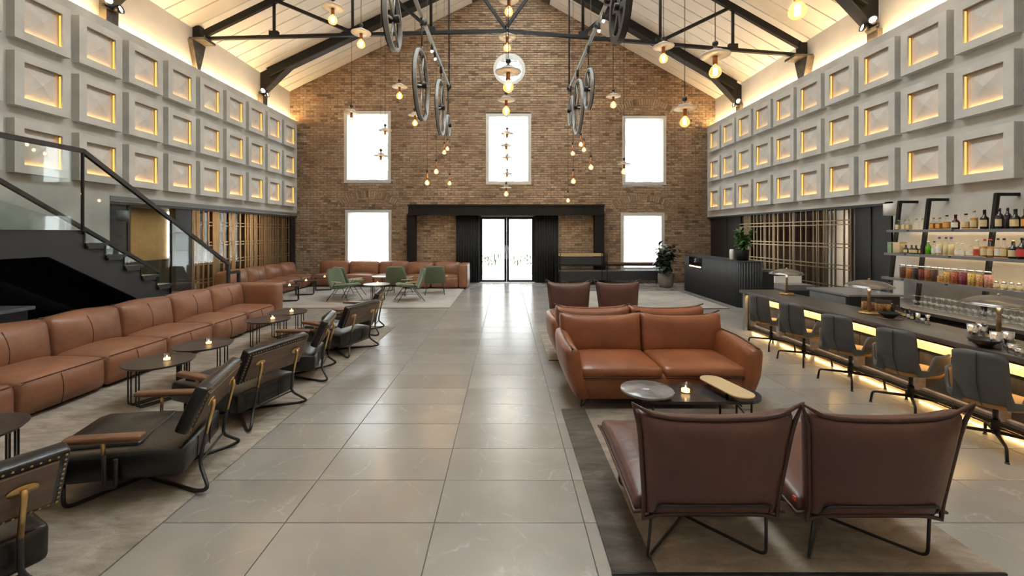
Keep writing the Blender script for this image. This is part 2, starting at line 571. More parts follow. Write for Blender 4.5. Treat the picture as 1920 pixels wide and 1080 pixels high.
# ------------------------------------------------------------------ floor and its tiles
YB = 15.7                       # brick wall face
fl = struct(MB().box(-11.5, 11.5, -3.2, 16.1, -0.3, -0.012).build('floor', M['grout']))
TW, TD = 0.93, 0.465
tmesh = MB()
tmesh.cushion((0, 0, -0.006), (TW - 0.005, TD - 0.005, 0.012), 0.0025, (1, 1, 1), None, None, False)
tm = tmesh.mesh('tile'); tm.materials.append(M['tile'])
rest = MB(); cnt = 0
cells = []
for i in range(-9, 9):
    for j in range(-9, 34):
        x = 0.02 + TW * i; y = 2.685 + TD / 2 + TD * (j - 6) + 0.0
        if y > 15.75: continue
        cells.append((x, y))
def tile_rank(c):
    x, y = c
    hid = 0
    if x < -1.9 and y < 8.2: hid = 60
    if x > 4.7 and y < 8.5: hid = 60
    if y < 1.8: hid = 200
    if x < -1.6 and y > 10.4: hid += 60
    if abs(x) > 1.17 * y + 0.6: hid += 100
    return math.hypot(x, y) + hid
cells.sort(key=tile_rank)
for k, (x, y) in enumerate(cells):
    if k < 290:
        link('tile', tm, fl, (x, y, 0))
    else:
        rest.box(x - TW / 2 + .002, x + TW / 2 - .002, y - TD / 2 + .002, y + TD / 2 - .002, -0.012, 0)
tag(rest.build('tile_field', M['tile_field'], fl), kind='stuff')

# ------------------------------------------------------------------ rugs
def rug(name_label, x0, x1, y0, y1, m, border=None, h=0.012):
    t = thing('rug', name_label, 'rug', ((x0 + x1) / 2, (y0 + y1) / 2, 0))
    w, d = x1 - x0, y1 - y0
    xl = -w / 2
    if border:
        MB().cushion((-w / 2 + border / 2, 0, h / 2), (border, d, h), 0.005, (1, 1, 1)).build('border', M['rug_border'], t)
        xl += border
    MB().cushion(((xl + w / 2) / 2, 0, h / 2), (w / 2 - xl, d, h), 0.005, (1, 1, 1)).build('pile', m, t)
    MB().box(-w / 2 - .004, w / 2 + .004, -d / 2 - .012, -d / 2, 0, h * .9).build('hem', M['black'], t)
    return t
rug('long taupe rug under the black armchairs and tan leather banquette', -5.62, -2.13, 0.9, 8.34, M['rug_a'])
rug('pale grey rug under the green chairs by the brick wall', -7.3, -1.36, 10.34, 15.55, M['rug_b'])
rug('mottled brown rug with dark border under the two brown lounge chairs', 0.56, 2.63, 2.28, 4.40, M['rug_c'], 0.24)
rug('grey brown rug behind the sofas placed back to back', 0.60, 2.75, 6.1, 8.3, M['rug_a'])
rug('pale grey rug in front of the fluted black reception counter', 1.35, 5.3, 10.27, 13.3, M['rug_b'])

# ------------------------------------------------------------------ back wall of bricks
EL, ER, AP = (-7.85, 6.93), (7.70, 6.60), (0.23, 10.85)     # eaves and apex
def roof_x(z):
    """x range under the roof at height z"""
    a = -8.2 if z < EL[1] else EL[0] + (z - EL[1]) / (AP[1] - EL[1]) * (AP[0] - EL[0])
    b = 8.1 if z < ER[1] else ER[0] - (z - ER[1]) / (AP[1] - ER[1]) * (ER[0] - AP[0])
    return a, b
K = YB / 810
def wx(px): return (px - 949) * K
def wz(py): return 1.8 - (py - 437) * K
WINS = [(wx(645), wx(733), wz(343), wz(208)), (wx(647), wx(734), wz(507), wz(393)), (wx(911), wx(996), wz(346), wz(213)),
        (wx(1167), wx(1249), wz(347), wz(217)), (wx(1164), wx(1246), wz(507), wz(399))]
DOOR = (wx(897), wx(1005), 0.0, wz(405))
RW = (wx(955), wz(130), 30 * K)
wall = MB(); field = MB(); singles = []
def sub(iv, a, b):
    out = []
    for p, q in iv:
        if b <= p or a >= q: out.append((p, q))
        else:
            if a > p: out.append((p, a))
            if b < q: out.append((b, q))
    return out
CH = 0.0835
rb = random.Random(3)
# arches of soldier bricks above openings: (centre x, spring z, half width, rise)
ARCH = [((WINS[1][0] + WINS[1][1]) / 2, WINS[1][3] + 0.10, 1.02, 0.34), ((WINS[4][0] + WINS[4][1]) / 2, WINS[4][3] + 0.10, 1.02, 0.34),
        ((WINS[3][0] + WINS[3][1]) / 2, WINS[3][3] + 0.08, 0.98, 0.30)]
def in_arch(x, z):
    for cx, z0, hw, rise in ARCH:
        R = (hw * hw + rise * rise) / (2 * rise)
        d = math.hypot(x - cx, z - (z0 + rise - R))
        if abs(x - cx) < hw and R < d < R + 0.25 and z > z0 - 0.1: return True
    return False
zc = 0.0; row = 0
while zc < 10.8:
    z0, z1 = zc, zc + CH
    zm = (z0 + z1) / 2
    a, b = roof_x(z0)
    iv = [(a, b)]
    for (x0, x1, w0, w1) in WINS + [DOOR]:
        if w0 - 0.01 < zm < w1 + 0.01: iv = sub(iv, x0 + 0.02, x1 - 0.02)
    if abs(zm - RW[1]) < RW[2]:
        hw = math.sqrt(RW[2] ** 2 - (zm - RW[1]) ** 2)
        iv = sub(iv, RW[0] - hw + 0.03, RW[0] + hw - 0.03)
    for p, q in iv:
        wall.box(p, q, YB + 0.012, YB + 0.42, z0, z1 + 0.0005)
        xs = p - ((p + 30.0) % 0.25) - (0.125 if row % 2 else 0.0)
        x = xs
        head = row % 5 == 3
        step = 0.125 if head else 0.25
        while x < q:
            l = max(x, p) + 0.005; r = min(x + step, q) - 0.005
            x += step
            if r - l < 0.03: continue
            if in_arch((l + r) / 2, zm): continue
            pr = rb.uniform(-0.004, 0.006) - (0.0 if zm < wz(183) else -0.012)
            jl = rb.uniform(0, .003)
            dz = rb.uniform(0, .004)
            yb = YB - pr
            e = 0.006
            bk = (l, r - jl, yb, z0 + 0.005 + dz, z1 - 0.004)
            rank = abs((l + r) / 2) + abs(zm - 1.7) * 1.2
            if abs(r - l - 0.24) < 0.002 and zm < 6:
                singles.append((rank, bk))
            else:
                field.v and None
                singles.append((999, bk))
    zc += CH; row += 1
singles.sort(key=lambda t: t[0])
wb = struct(wall.build('wall_back', M['mortar']))
def brick_into(mb, bk):
    l, r, y, z0, z1 = bk
    e = 0.005
    o = len(mb.v)
    mb.v += [(l, y + 0.02, z0), (r, y + 0.02, z0), (r, y + 0.02, z1), (l, y + 0.02, z1), (l + e, y, z0 + e), (r - e, y, z0 + e), (r - e, y, z1 - e), (l + e, y, z1 - e)]
    for f in ((4, 5, 6, 7), (0, 1, 5, 4), (1, 2, 6, 5), (2, 3, 7, 6), (3, 0, 4, 7)):
        mb.f.append(tuple(o + i for i in f)); mb.s.append(False)
one = MB(); brick_into(one, (-0.12, 0.12, 0, -0.037, 0.037)); om = one.mesh('brick'); om.materials.append(M['brick_one'])
for k, (rk, bk) in enumerate(singles):
    if k < 292:
        l, r, y, z0, z1 = bk
        o = link('brick', om, wb, ((l + r) / 2, y, (z0 + z1) / 2)); o.scale = ((r - l) / 0.24, 1, 1)
    else:
        brick_into(field, bk)
for cx, z0, hw, rise in ARCH:
    R = (hw * hw + rise * rise) / (2 * rise); cz = z0 + rise - R
    am = math.asin(hw / R)
    n = int(2 * am * R / 0.083)
    for i in range(n):
        t = -am + (i + 0.5) * 2 * am / n
        tmp = MB()
        for q0 in (R + 0.125,):
            brick_into(tmp, (-0.037, 0.037, YB - 0.004, -0.118, 0.118))
            Mx = Matrix.Translation((cx + math.sin(t) * q0, 0, cz + math.cos(t) * q0)) @ Matrix.Rotation(t, 4, 'Y')
            field.add(tmp.v, tmp.f, False, Mx)
tag(field.build('brick_field', M['brick'], wb), kind='stuff')

# ------------------------------------------------------------------ windows, door, portal, curtains
def window(n, x0, x1, z0, z1, y=YB, bars=0):
    f = MB(); t = 0.11
    for a in ((x0, x0 + t, z0, z1), (x1 - t, x1, z0, z1), (x0 + t, x1 - t, z0, z0 + t), (x0 + t, x1 - t, z1 - t, z1)):
        f.box(a[0], a[1], y - 0.015, y + 0.4, a[2], a[3])
    o = struct(f.build('window_%d' % n, M['frame']))
    MB().box(x0 + t, x1 - t, y + 0.29, y + 0.296, z0 + t, z1 - t).build('pane', M['glass'], o)
    return o
for n, w in enumerate(WINS):
    window(n + 1, *w)
ring = MB()
prof = []
N = 40
for (r, y) in ((RW[2], YB - 0.02), (RW[2] * 0.8, YB - 0.02), (RW[2] * 0.8, YB + 0.4), (RW[2], YB + 0.4)):
    for k in range(N):
        t = 2 * PI * k / N
        ring.v.append((RW[0] + r * math.cos(t), y, RW[1] + r * math.sin(t)))
for i in range(4):
    for k in range(N):
        l = (k + 1) % N; j = (i + 1) % 4
        ring.f.append((i * N + k, i * N + l, j * N + l, j * N + k)); ring.s.append(False)
w6 = struct(ring.build('window_6', M['frame']))
g = MB(); g.prism([(RW[0] + RW[2] * .82 * math.cos(2 * PI * k / N), RW[1] + RW[2] * .82 * math.sin(2 * PI * k / N)) for k in range(N)], YB + 0.2, YB + 0.206, 'y')
g.build('pane', M['glass'], w6)
for k in range(7):
    z = RW[1] - RW[2] * .66 + k * RW[2] * .22
    hw = math.sqrt(max(0.0, (RW[2] * .8) ** 2 - (z - RW[1]) ** 2))
    MB().box(RW[0] - hw, RW[0] + hw, YB + 0.26, YB + 0.30, z - 0.012, z + 0.012).build('louvre', M['frame'], w6)

d = MB(); x0, x1, _, z1 = DOOR
for a in ((x0, x0 + 0.05, 0.0, z1), (x1 - 0.05, x1, 0.0, z1), (x0 + .05, x1 - .05, z1 - 0.05, z1)):
    d.box(a[0], a[1], YB + 0.1, YB + 0.2, a[2], a[3])
door = struct(d.build('door_1', M['steel']))
xm = wx(950)
for a, b in ((x0 + 0.05, xm - 0.002), (xm + 0.002, x1 - 0.05)):
    lf = MB(); t = 0.085
    for q in ((a, a + t, 0.01, z1 - .05), (b - t, b, 0.01, z1 - .05), (a + t, b - t, 0.01, 0.08), (a + t, b - t, z1 - 0.11, z1 - .05)):
        lf.box(q[0], q[1], YB + 0.12, YB + 0.17, q[2], q[3])
    leaf = lf.build('door_leaf', M['steel'], door)
    MB().box(a + t, b - t, YB + 0.14, YB + 0.148, 0.08, z1 - 0.11).build('pane', M['glass'], leaf)
    hx = b - t / 2 if b < xm + .05 else a + t / 2
    MB().tube([(hx, YB + 0.09, 0.85), (hx, YB + 0.09, 1.35)], 0.012).build('handle', M['chrome'], leaf)
MB().box(x0 + 0.1, x1 - 0.1, YB + 0.02, YB + 0.1, z1 - .02, z1 + 0.03).build('overhead_closer', M['frame'], door)

KP = 15.45 / 810
pt = struct(MB().box((767 - 949) * KP, (1131 - 949) * KP, 15.3, 15.62, 1.8 + 34 * KP, 1.8 + 52 * KP).build('trim_1', M['steel']))
MB().box((766 - 949) * KP, (1132 - 949) * KP, 15.26, 15.3, 1.8 + 33 * KP, 1.8 + 36 * KP).build('bottom_flange', M['steel'], pt)
MB().box((766 - 949) * KP, (1132 - 949) * KP, 15.26, 15.3, 1.8 + 50 * KP, 1.8 + 53 * KP).build('top_flange', M['steel'], pt)
for a, b in ((764.5, 780), (1114, 1131.5)):
    MB().box((a - 949) * KP, (b - 949) * KP, 15.32, 15.6, 0, 1.8 + 34 * KP).build('post', M['steel'], pt)

def pleats(name, m, p0, p1, z0, z1, n, amp, label=None, cat=None, th=0.02):
    p0 = V(p0); p1 = V(p1); d = p1 - p0; L = d.length; d.normalize(); nn = V((-d.y, d.x, 0))
    vs = []; fs = []
    S = n * 6
    for sgn in (0, 1):
        for i in range(S + 1):
            t = i / S
            p = p0 + d * (L * t) + nn * (amp * math.sin(2 * PI * n * t) + sgn * th)
            vs += [(p.x, p.y, z0), (p.x, p.y, z1)]
    q = 2 * (S + 1)
    for i in range(S):
        a = 2 * i
        fs.append((a, a + 2, a + 3, a + 1)); fs.append((q + a + 1, q + a + 3, q + a + 2, q + a))
        fs.append((a + 1, a + 3, q + a + 3, q + a + 1)); fs.append((a, q + a, q + a + 2, a + 2))
    fs.append((0, 1, q + 1, q)); fs.append((2 * S, q + 2 * S, q + 2 * S + 1, 2 * S + 1))
    mb = MB(); mb.add(vs, fs, True)
    o = mb.build(name, m)
    if label: tag(o, label, cat)
    return o
pleats('curtain', M['curtain'], ((856 - 949) * K, YB - .12, 0), ((899 - 949) * K, YB - .12, 0), 0.02, 2.43, 9, 0.04, 'dark grey pleated curtain between the glass door and the long sofa', 'curtain')
pleats('curtain', M['curtain'], ((1003 - 949) * K, YB - .12, 0), ((1046 - 949) * K, YB - .12, 0), 0.02, 2.43, 9, 0.04, 'dark grey pleated curtain between the glass door and the low shelf', 'curtain')

# ------------------------------------------------------------------ side walls with coffered cladding
XL0, XR0 = -7.60, 7.31           # cladding base planes
wl = MB()
wl.box(-7.78, XL0, -3, YB + .2, 2.42, 5.85)
wl.box(-7.95, XL0, -3, 8.28, 0, 2.42)
wl = struct(wl.build('wall_left', M['concrete_wall']))
MB().box(-8.1, -7.85, -3, YB + .2, 5.4, 7.0).build('plaster_band', M['plaster'], wl)
MB().box(-7.775, -7.745, -3, YB, 5.852, 5.864).build('cove_led', M['led_cove'], wl)
MB().box(-8.1, -7.6, 8.28, YB, 2.36, 2.42).build('soffit', M['steel_grey'], wl)
MB().box(-7.62, -7.585, 8.28, YB, 2.44, 2.52).build('vent_strip', M['grey_shelf'], wl)
wr = MB()
wr.box(XR0, 7.50, -3, YB + .2, 2.38, 5.66)
wr.box(XR0, 7.70, -3, 8.2, 0, 2.38)
wr = struct(wr.build('wall_right', M['concrete_wall']))
MB().box(7.60, 7.85, -3, YB + .2, 5.2, 6.75).build('plaster_band', M['plaster'], wr)
MB().box(7.465, 7.495, -3, YB, 5.662, 5.674).build('cove_led', M['led_cove'], wr)
MB().box(7.31, 7.85, 8.2, YB, 2.33, 2.38).build('soffit', M['steel_grey'], wr)

def coffer_meshes(L, Hh, D=0.135):
    lip = 0.03; ol, oh = L * 0.68, Hh * 0.68
    fr = MB()
    y0, y1, z0, z1 = 0, L, 0, Hh
    a, b = (L - ol) / 2, (L + ol) / 2
    c, d = (Hh - oh) / 2, (Hh + oh) / 2
    fr.box(D - lip, D, y0, a, z0, z1); fr.box(D - lip, D, b, y1, z0, z1)
    fr.box(D - lip, D, a, b, z0, c); fr.box(D - lip, D, a, b, d, z1)
    fr.box(0, D - lip, 0, .05, 0, Hh); fr.box(0, D - lip, L - .05, L, 0, Hh)
    fr.box(0, D - lip, .05, L - .05, 0, .05); fr.box(0, D - lip, .05, L - .05, Hh - .05, Hh)
    py = MB()
    u = 0.035
    g0, g1, h0, h1 = a - 0.03, b + 0.03, c - 0.03, d + 0.03
    vs = [(u, g0, h0), (u, g1, h0), (u, g1, h1), (u, g0, h1), (D * 0.86, L / 2, Hh / 2)]
    py.add(vs, [(0, 1, 4), (1, 2, 4), (2, 3, 4), (3, 0, 4), (3, 2, 1, 0)])
    le = MB(); e = 0.052
    le.box(0.072, 0.088, a - .02, b + .02, c - .014, c - .004)
    ls_ = MB()
    ls_.box(0.060, 0.095, b + .010, b + .018, c, d - .02); ls_.box(0.060, 0.095, a - .018, a - .010, c, d - .02)
    ms = []
    for nm, mb, mt in (('coffer_panel', fr, M['concrete']), ('pyramid', py, M['coffer']), ('led_strip', le, M['led']), ('side_led_strip', ls_, M['led_side'])):
        me = mb.mesh(nm); me.materials.append(mt); ms.append(me)
    return ms
ml = coffer_meshes(0.845, 0.83)
for i in range(11):
    y = 14.53 - 0.996 * i
    for z in (2.73, 3.76, 4.79):
        o = link('coffer_panel', ml[0], wl, (XL0, y, z))
        link('pyramid', ml[1], o); link('led_strip', ml[2], o); link('side_led_strip', ml[3], o)
mr = coffer_meshes(0.815, 0.795)
for i in range(11):
    y = 14.53 - 0.936 * i
    for z in (2.585, 3.615, 4.645):
        o = link('coffer_panel', mr[0], wr, (XR0, y + .815, z), (0, 0, PI))
        link('pyramid', mr[1], o); link('led_strip', mr[2], o); link('side_led_strip', mr[3], o)

# ------------------------------------------------------------------ ceiling: boards, frames, truss
cb = MB()
TS = 0.82                        # boards stop here; glazed ridge light above
def slope_board(mb, e, side, y0, y1, t0, t1, s0=None, s1=None):
    ax, az = AP
    nx, nz = (ax - e[0]), (az - e[1])
    L = math.hypot(nx, nz); ux, uz = nx / L, nz / L
    px, pz = (-uz, ux)
    if pz < 0: px, pz = -px, -pz
    s0 = -0.3 if s0 is None else s0 * L
    s1 = TS * L if s1 is None else s1 * L
    vs = []
    for y in (y0, y1):
        for q in (s0, s1):
            for t in (t0, t1):
                vs.append((e[0] + ux * q + px * t, y, e[1] + uz * q + pz * t))
    fs = [(0, 1, 3, 2), (4, 6, 7, 5), (0, 4, 5, 1), (2, 3, 7, 6), (0, 2, 6, 4), (1, 5, 7, 3)]
    mb.add(vs, fs)
for e, s in ((EL, -1), (ER, 1)):
    slope_board(cb, e, s, -3.1, YB + .4, 0.035, 0.12)
    slope_board(cb, e, s, -3.1, 0.2, 0.0, 0.12, TS, 1.0); slope_board(cb, e, s, 14.6, YB + .4, 0.0, 0.12, TS, 1.0)
ceil = struct(cb.build('ceiling', M['gap']))
for e, s in ((EL, -1), (ER, 1)):
    b0 = MB(); slope_board(b0, e, s, 0, 0.405, 0, 0.035); bm_ = b0.mesh('board'); bm_.materials.append(M['ceiling'])
    for k in range(43):
        y = YB - 0.443 * (k + 1)
        if y < -3.1: break
        link('board', bm_, ceil, (0, y, 0))
sk = MB()
for e, s in ((EL, -1), (ER, 1)):
    for k in range(13):
        slope_board(sk, e, s, 0.2 + k * 1.2 - .03, 0.2 + k * 1.2 + .03, 0, 0.08, TS, 1.0)
sk = struct(sk.build('window_8', M['frame']))
for e, s in ((EL, -1), (ER, 1)):
    for k in range(12):
        pn = MB(); slope_board(pn, e, s, 0.2 + k * 1.2 + .03, 0.2 + (k + 1) * 1.2 - .03, 0.03, 0.036, TS, 1.0)
        pn.build('pane', M['glass'], sk)

def on_slope(s, t, drop):
    e = EL if s < 0 else ER
    nx, nz = AP[0] - e[0], AP[1] - e[1]; L = math.hypot(nx, nz)
    px, pz = nz / L, -nx / L
    if pz > 0: px, pz = -px, -pz
    return (e[0] + nx * t + px * drop, e[1] + nz * t + pz * drop)
def portal_frame(yl, yr, label):
    t = thing('roof_frame', label, 'roof frame', (0, yl, 0))
    for s, dy in ((-1, 0), (1, yr - yl)):
        web = MB()
        (ax, az), (bx, bz) = on_slope(s, 0.03, 0.17), on_slope(s, 1.0, 0.17)
        y0, y1 = dy, (yr - yl) / 2
        web.beam((ax, y0, az), (bx, y1, bz), 0.07, 0.30)
        r = web.build('rafter', M['steel'], t)
        f = MB()
        (ax, az), (bx, bz) = on_slope(s, 0.03, 0.335), on_slope(s, 1.0, 0.335)
        f.beam((ax, y0, az), (bx, y1, bz), 0.24, 0.03)
        f.build('flange', M['steel_grey'], r)  # lighter grey paints in the lit underside; same dark paint as the web
        e = EL if s < 0 else ER
        xo = e[0] - s * 0.06
        kx, kz = on_slope(s, 0.115, 0.32)
        k = MB()
        k.prism([(xo, e[1] - 0.75), (xo, e[1] - 0.05), on_slope(s, 0.10, 0.06), (kx, kz), (xo - s * 0.10, e[1] - 0.62)], y0 - 0.035, y0 + 0.035, 'y')
        k.build('knee', M['steel'], t)
        kf = MB(); kf.beam((xo - s * 0.12, y0, e[1] - 0.68), (kx, y0, kz), 0.24, 0.03, (0, 1, 0) if False else (0, 0, 1)); kf.build('knee_flange', M['steel_grey'], t)  # knee underside also greyed to stand for light from below
        MB().box(min(xo, xo - s * .14), max(xo, xo - s * .14), y0 - .13, y0 + .13, e[1] - 1.6, e[1] - .66).build('post', M['rust'], t)
    return t
portal_frame(13.72, 13.98, 'dark steel roof frame nearest the brick gable wall')
portal_frame(8.40, 8.85, 'dark steel roof frame above the bar, nearest the viewer')

# timber and steel truss
YT = 10.88
tr = thing('roof_truss', 'dark roof truss with tie bar and fan of struts above the pendants', 'roof truss', (0, YT, 0))
def tz(p): return 1.8 + (437 - p) * YT / 810
def tx(p): return (p - 949) * YT / 810
bot = [(tx(372), tz(73)), (tx(948), tz(58)), (tx(1503), tz(104))]
def bot_z(x):
    a, b = (bot[0], bot[1]) if x < bot[1][0] else (bot[1], bot[2])
    return a[1] + (x - a[0]) / (b[0] - a[0]) * (b[1] - a[1])
def top_p(s, t): return on_slope(s, t, 0.22)
for a, b in ((0, 1), (1, 2)):
    MB().beam((bot[a][0], 0, bot[a][1]), (bot[b][0], 0, bot[b][1]), 0.08, 0.075).build('tie_bar', M['steel'], tr)
for s in (-1, 1):
    (ax, az), (bx, bz) = top_p(s, 0.02), top_p(s, 1.0)
    MB().beam((ax, 0, az), (bx, 0, bz), 0.09, 0.16).build('top_chord', M['steel'], tr)
    e = EL if s < 0 else ER
    hw = abs(AP[0] - e[0])
    nodes = [tx(514), tx(661), tx(808)] if s < 0 else [tx(1374), tx(1238), tx(1093)]
    def tp(x):
        t = abs(x - e[0]) / hw
        return top_p(s, t)[1]
    prev = None
    for i, x in enumerate(nodes):
        MB().tube([(x, 0, bot_z(x)), (x, 0, tp(x))], 0.038, 8).build('strut', M['steel'], tr)
        MB().box(x - .11, x + .11, -.05, .05, bot_z(x) - .03, bot_z(x) + .14).build('gusset', M['steel'], tr)
        nx = nodes[i + 1] if i < 2 else bot[1][0]
        MB().beam((x, 0, tp(x) - .03), (nx, 0, bot_z(nx) + .06), 0.07, 0.075).build('brace', M['steel'], tr)
    xe = bot[0][0] if s < 0 else bot[2][0]
    ze = bot[0][1] if s < 0 else bot[2][1]
    MB().box(xe - .09, xe + .09, -.08, .08, ze - .04, ze + .30).build('end_block', M['steel'], tr)
    br = MB(); br.box(min(xe - s * .3, e[0]), max(xe - s * .3, e[0]), -.20, .20, ze - .10, ze - .04)
    br.build('bearing_plate', M['rust'], tr)
    c = MB(); c.prism([(-.24, ze - .1), (.24, ze - .1), (.05, ze - .78), (-.05, ze - .78)], min(xe - s * .02, e[0]), max(xe - s * .02, e[0]), 'x')
    c.build('corbel', M['rust'], tr)
# rear wall behind the viewer: unseen, solid to the roof to block light from behind
struct(MB().prism([(-8.1, 0), (7.85, 0), (7.85, 6.6), (AP[0], 10.95), (-8.1, 6.9)], -3.3, -3.05, 'y').build('wall_rear', M['plaster']))

# ------------------------------------------------------------------ rooms behind the side openings
rl = MB()
rl.box(-11.3, -11.15, 7.9, YB + .3, -.01, 2.6); rl.box(-11.3, -7.95, 7.9, 8.05, 0, 2.6)
rl = struct(rl.build('wall_side_room_left', M['tan_wall']))
struct(MB().box(-11.3, -7.8, 7.9, YB + .3, 2.55, 2.65).build('ceiling_side_room_left', M['dark_panel']))
struct(MB().box(-11.3, -7.8, YB - .05, YB + .1, 0, 2.6).build('wall_side_room_end', M['tan_wall']))
MB().box(-11.15, -11.1, 9.2, 9.9, 0.2, 2.3).build('dark_post', M['steel'], rl)
MB().box(-11.15, -11.05, 7.95, YB, 0.0, 0.95).build('wainscot', M['charcoal'], rl)
for k in range(26):
    MB().box(-11.14, -11.10, 11.6, 13.0, 0.98 + k * .06, 1.03 + k * .06).build('ledge', M['oak'], rl)
MB().box(-11.14, -11.08, 14.2, 15.3, 1.0, 2.5).build('lit_window', M['led_white'], rl)
MB().box(-11.1, -11.0, 8.1, 11.0, 2.3, 2.34).build('led_strip', M['led_bar'], rl)
rr = MB()
rr.box(10.6, 10.75, 7.9, YB + .3, -.01, 2.6); rr.box(7.7, 10.7, 8.05, 8.2, 0, 2.6)
struct(rr.build('wall_side_room_right', M['charcoal']))
struct(MB().box(7.8, 10.75, 7.9, YB + .3, 2.5, 2.6).build('ceiling_side_room_right', M['dark_panel']))
struct(MB().box(7.55, 10.75, YB - .05, YB + .1, 0, 2.6).build('wall_side_room_far', M['dark_panel']))
area('side_room_lamp', (-9.6, 11.8, 2.5), (0, 0, 0), 1.6, 6.0, 22, (1.0, 0.76, 0.48))
area('side_room_lamp', (9.3, 11.8, 2.45), (0, 0, 0), 0.8, 5.0, 80, (1.0, 0.80, 0.58))

# ------------------------------------------------------------------ outside: pale street front and paving
struct(MB().box(-60, 60, 16.12, 70, -0.25, -0.02).build('ground_outside', M['paving']))
fb = thing('apartment_block', 'pale apartment block seen faintly through the gable windows', 'building', (0, 44, 0))
MB().box(-34, 34, 0, 6, 0, 30).build('wall', M['facade'], fb)
wm = MB(); wm.box(-.45, .45, -.06, .02, 0, 1.5); wmm = wm.mesh('window'); wmm.materials.append(M['facade_win'])
rf = random.Random(5)
for i in range(-9, 10):
    for j in range(6):
        if rf.random() < 0.2 or abs(i) in (2, 5): continue
        link('window', wmm, fb, (i * 1.75 + (0.4 if j % 2 else 0), 0, 3.2 + j * 3.1))
for j in range(7):
    MB().box(-34, 34, -.4, 0, 1.9 + j * 3.1, 2.05 + j * 3.1).build('ledge', M['facade'], fb)
# ------------------------------------------------------------------ tan leather modular sofa units
def bulge(bx=0, by=0, bz=0, ear=0, top_only=True):
    def fn(p, h):
        u, v, w = p.x / h.x, p.y / h.y, p.z / h.z
        x = p.x + bx * u * (1 - v * v) * (1 - w * w)
        y = p.y + by * v * (1 - u * u) * (1 - w * w)
        z = p.z + bz * w * (1 - u * u) * (1 - v * v) * (1 if w > 0 or not top_only else 0)
        if ear:
            k = abs(u) ** 6 * max(0, w) ** 6
            x += ear * 0.6 * k * (1 if u > 0 else -1); z += ear * k
        return (x, y, z)
    return fn
def seam_line(fn, h, pts, off=0.003):
    out = []
    for p in pts:
        q = V(fn(V(p), h)); out.append(q)
    return out
def sofa_unit(label, loc, rz, w=0.9, group='tan leather sofa units', end=None, d_seat=0.98, mat='leather_tan', name='sofa_unit'):
    """faces local +y; back plane at y=-d/2"""
    t = thing(name, label, 'sofa', loc, rz, group)
    fs = bulge(0.0, 0.04, 0.05)
    D = 0.98
    sh = V((w / 2 - 0.004, D / 2, 0.18))
    sc_ = (0, 0, 0.205)
    seat = MB().cushion(sc_, (w - 0.008, D, 0.36), 0.07, (8, 8, 4), fs).build('seat', M[mat], t)
    q = MB()
    n = 14
    def sp(u, v, wv): return V(fs(V((u * sh.x, v * sh.y, wv * sh.z)), sh)) + V(sc_)
    q.tube([sp(-0.96 + 1.92 * i / n, 0.972, 0.90) + V((0, 0.004, 0.0)) for i in range(n + 1)], 0.005, 5)
    q.tube([sp(0.18, 1.0, -0.9 + 1.75 * i / n) + V((0, 0.002, 0)) for i in range(n + 1)], 0.004, 5)
    q.build('seam', M['seam'], seat)
    bh = V((w / 2 - 0.004, 0.16, 0.235))
    fb = bulge(0.0, 0.075, 0.045, 0.03)
    R = Matrix.Translation((0, -D / 2 + 0.20, 0.545)) @ Matrix.Rotation(0.13, 4, 'X')
    back = MB().cushion((0, 0, 0), (w - 0.008, 0.32, 0.47), 0.08, (8, 4, 6), fb, R).build('backrest', M[mat], t)
    q = MB()
    def bp(u, v, wv): return R @ V(fb(V((u * bh.x, v * bh.y, wv * bh.z)), bh))
    q.tube([bp(0.12, 1.0, -0.8 + 1.65 * i / n) for i in range(n + 1)], 0.004, 5)
    q.tube([bp(-0.95 + 1.9 * i / n, 0.0, 1.0) for i in range(n + 1)], 0.007, 5)
    q.build('seam', M['seam'], back)
    MB().box(-w / 2 + .06, w / 2 - .06, -D / 2 + .06, D / 2 - .1, 0, 0.03).build('plinth', M['black'], t)
    if end is not None:
        # side panel on local +x (end=1) or -x (end=-1)
        R2 = Matrix.Translation((end * (w / 2 + 0.14), 0.0, 0.40))
        a = MB().cushion((0, 0, 0), (0.28, D + 0.02, 0.76), 0.06, (3, 8, 6), bulge(0.035, 0.02, 0.01, 0.02), R2).build('end_panel', M[mat], t)
    return t

XS = -5.06
lab = ['tan leather sofa unit at the frame edge, closest to the viewer', 'tan leather sofa unit behind the nearest black armchair and tray table',
       'tan leather sofa unit behind the table with the nearest candle', 'tan leather sofa unit behind the second candle lit table',
       'tan leather sofa unit just before the corner unit by the stairs']
su = sofa_unit(lab[0], (XS, 3.6, 0.012), -PI / 2)
for i in range(1, 5):
    dup(su, (XS, 3.6 + 0.905 * i - (0.0), 0.012), -PI / 2, lab[i])
sofa_unit('tan leather corner sofa unit with a high end panel beside the stairs', (XS, 3.6 + 0.905 * 5, 0.012), -PI / 2, 0.9, end=-1)

gb = 'tan leather units of the long sofa by the brick wall'
sb_ = dup(su, (-7.02, 11.55, 0.012), -PI / 2, 'sofa unit nearest the stair foot in the far banquette along the gold lattice'); sb_['group'] = gb
for i, l in enumerate(('second sofa unit along the gold lattice, far banquette', 'third sofa unit along the gold lattice, far banquette', 'sofa unit along the gold lattice in the far brick wall corner')):
    q = dup(su, (-7.02, 11.55 + 0.905 * (i + 1), 0.012), -PI / 2, l); q['group'] = gb
for i, (x, l) in enumerate(((-5.985, 'brown sofa unit against the brick wall next to the lattice corner'), (-4.945, 'brown sofa unit in the middle under the brick wall window'),
                            (-3.905, 'brown sofa unit between the brick wall window and portal post'))):
    q = dup(su, (x, 14.85, 0.012), PI, l); q['group'] = gb; q.scale = (1.145, 1, 1)
q = sofa_unit('last brown sofa unit with rounded arm beside the glass door curtain', (-1.98, 14.35, 0.012), PI, 0.9, end=-1, group=gb)
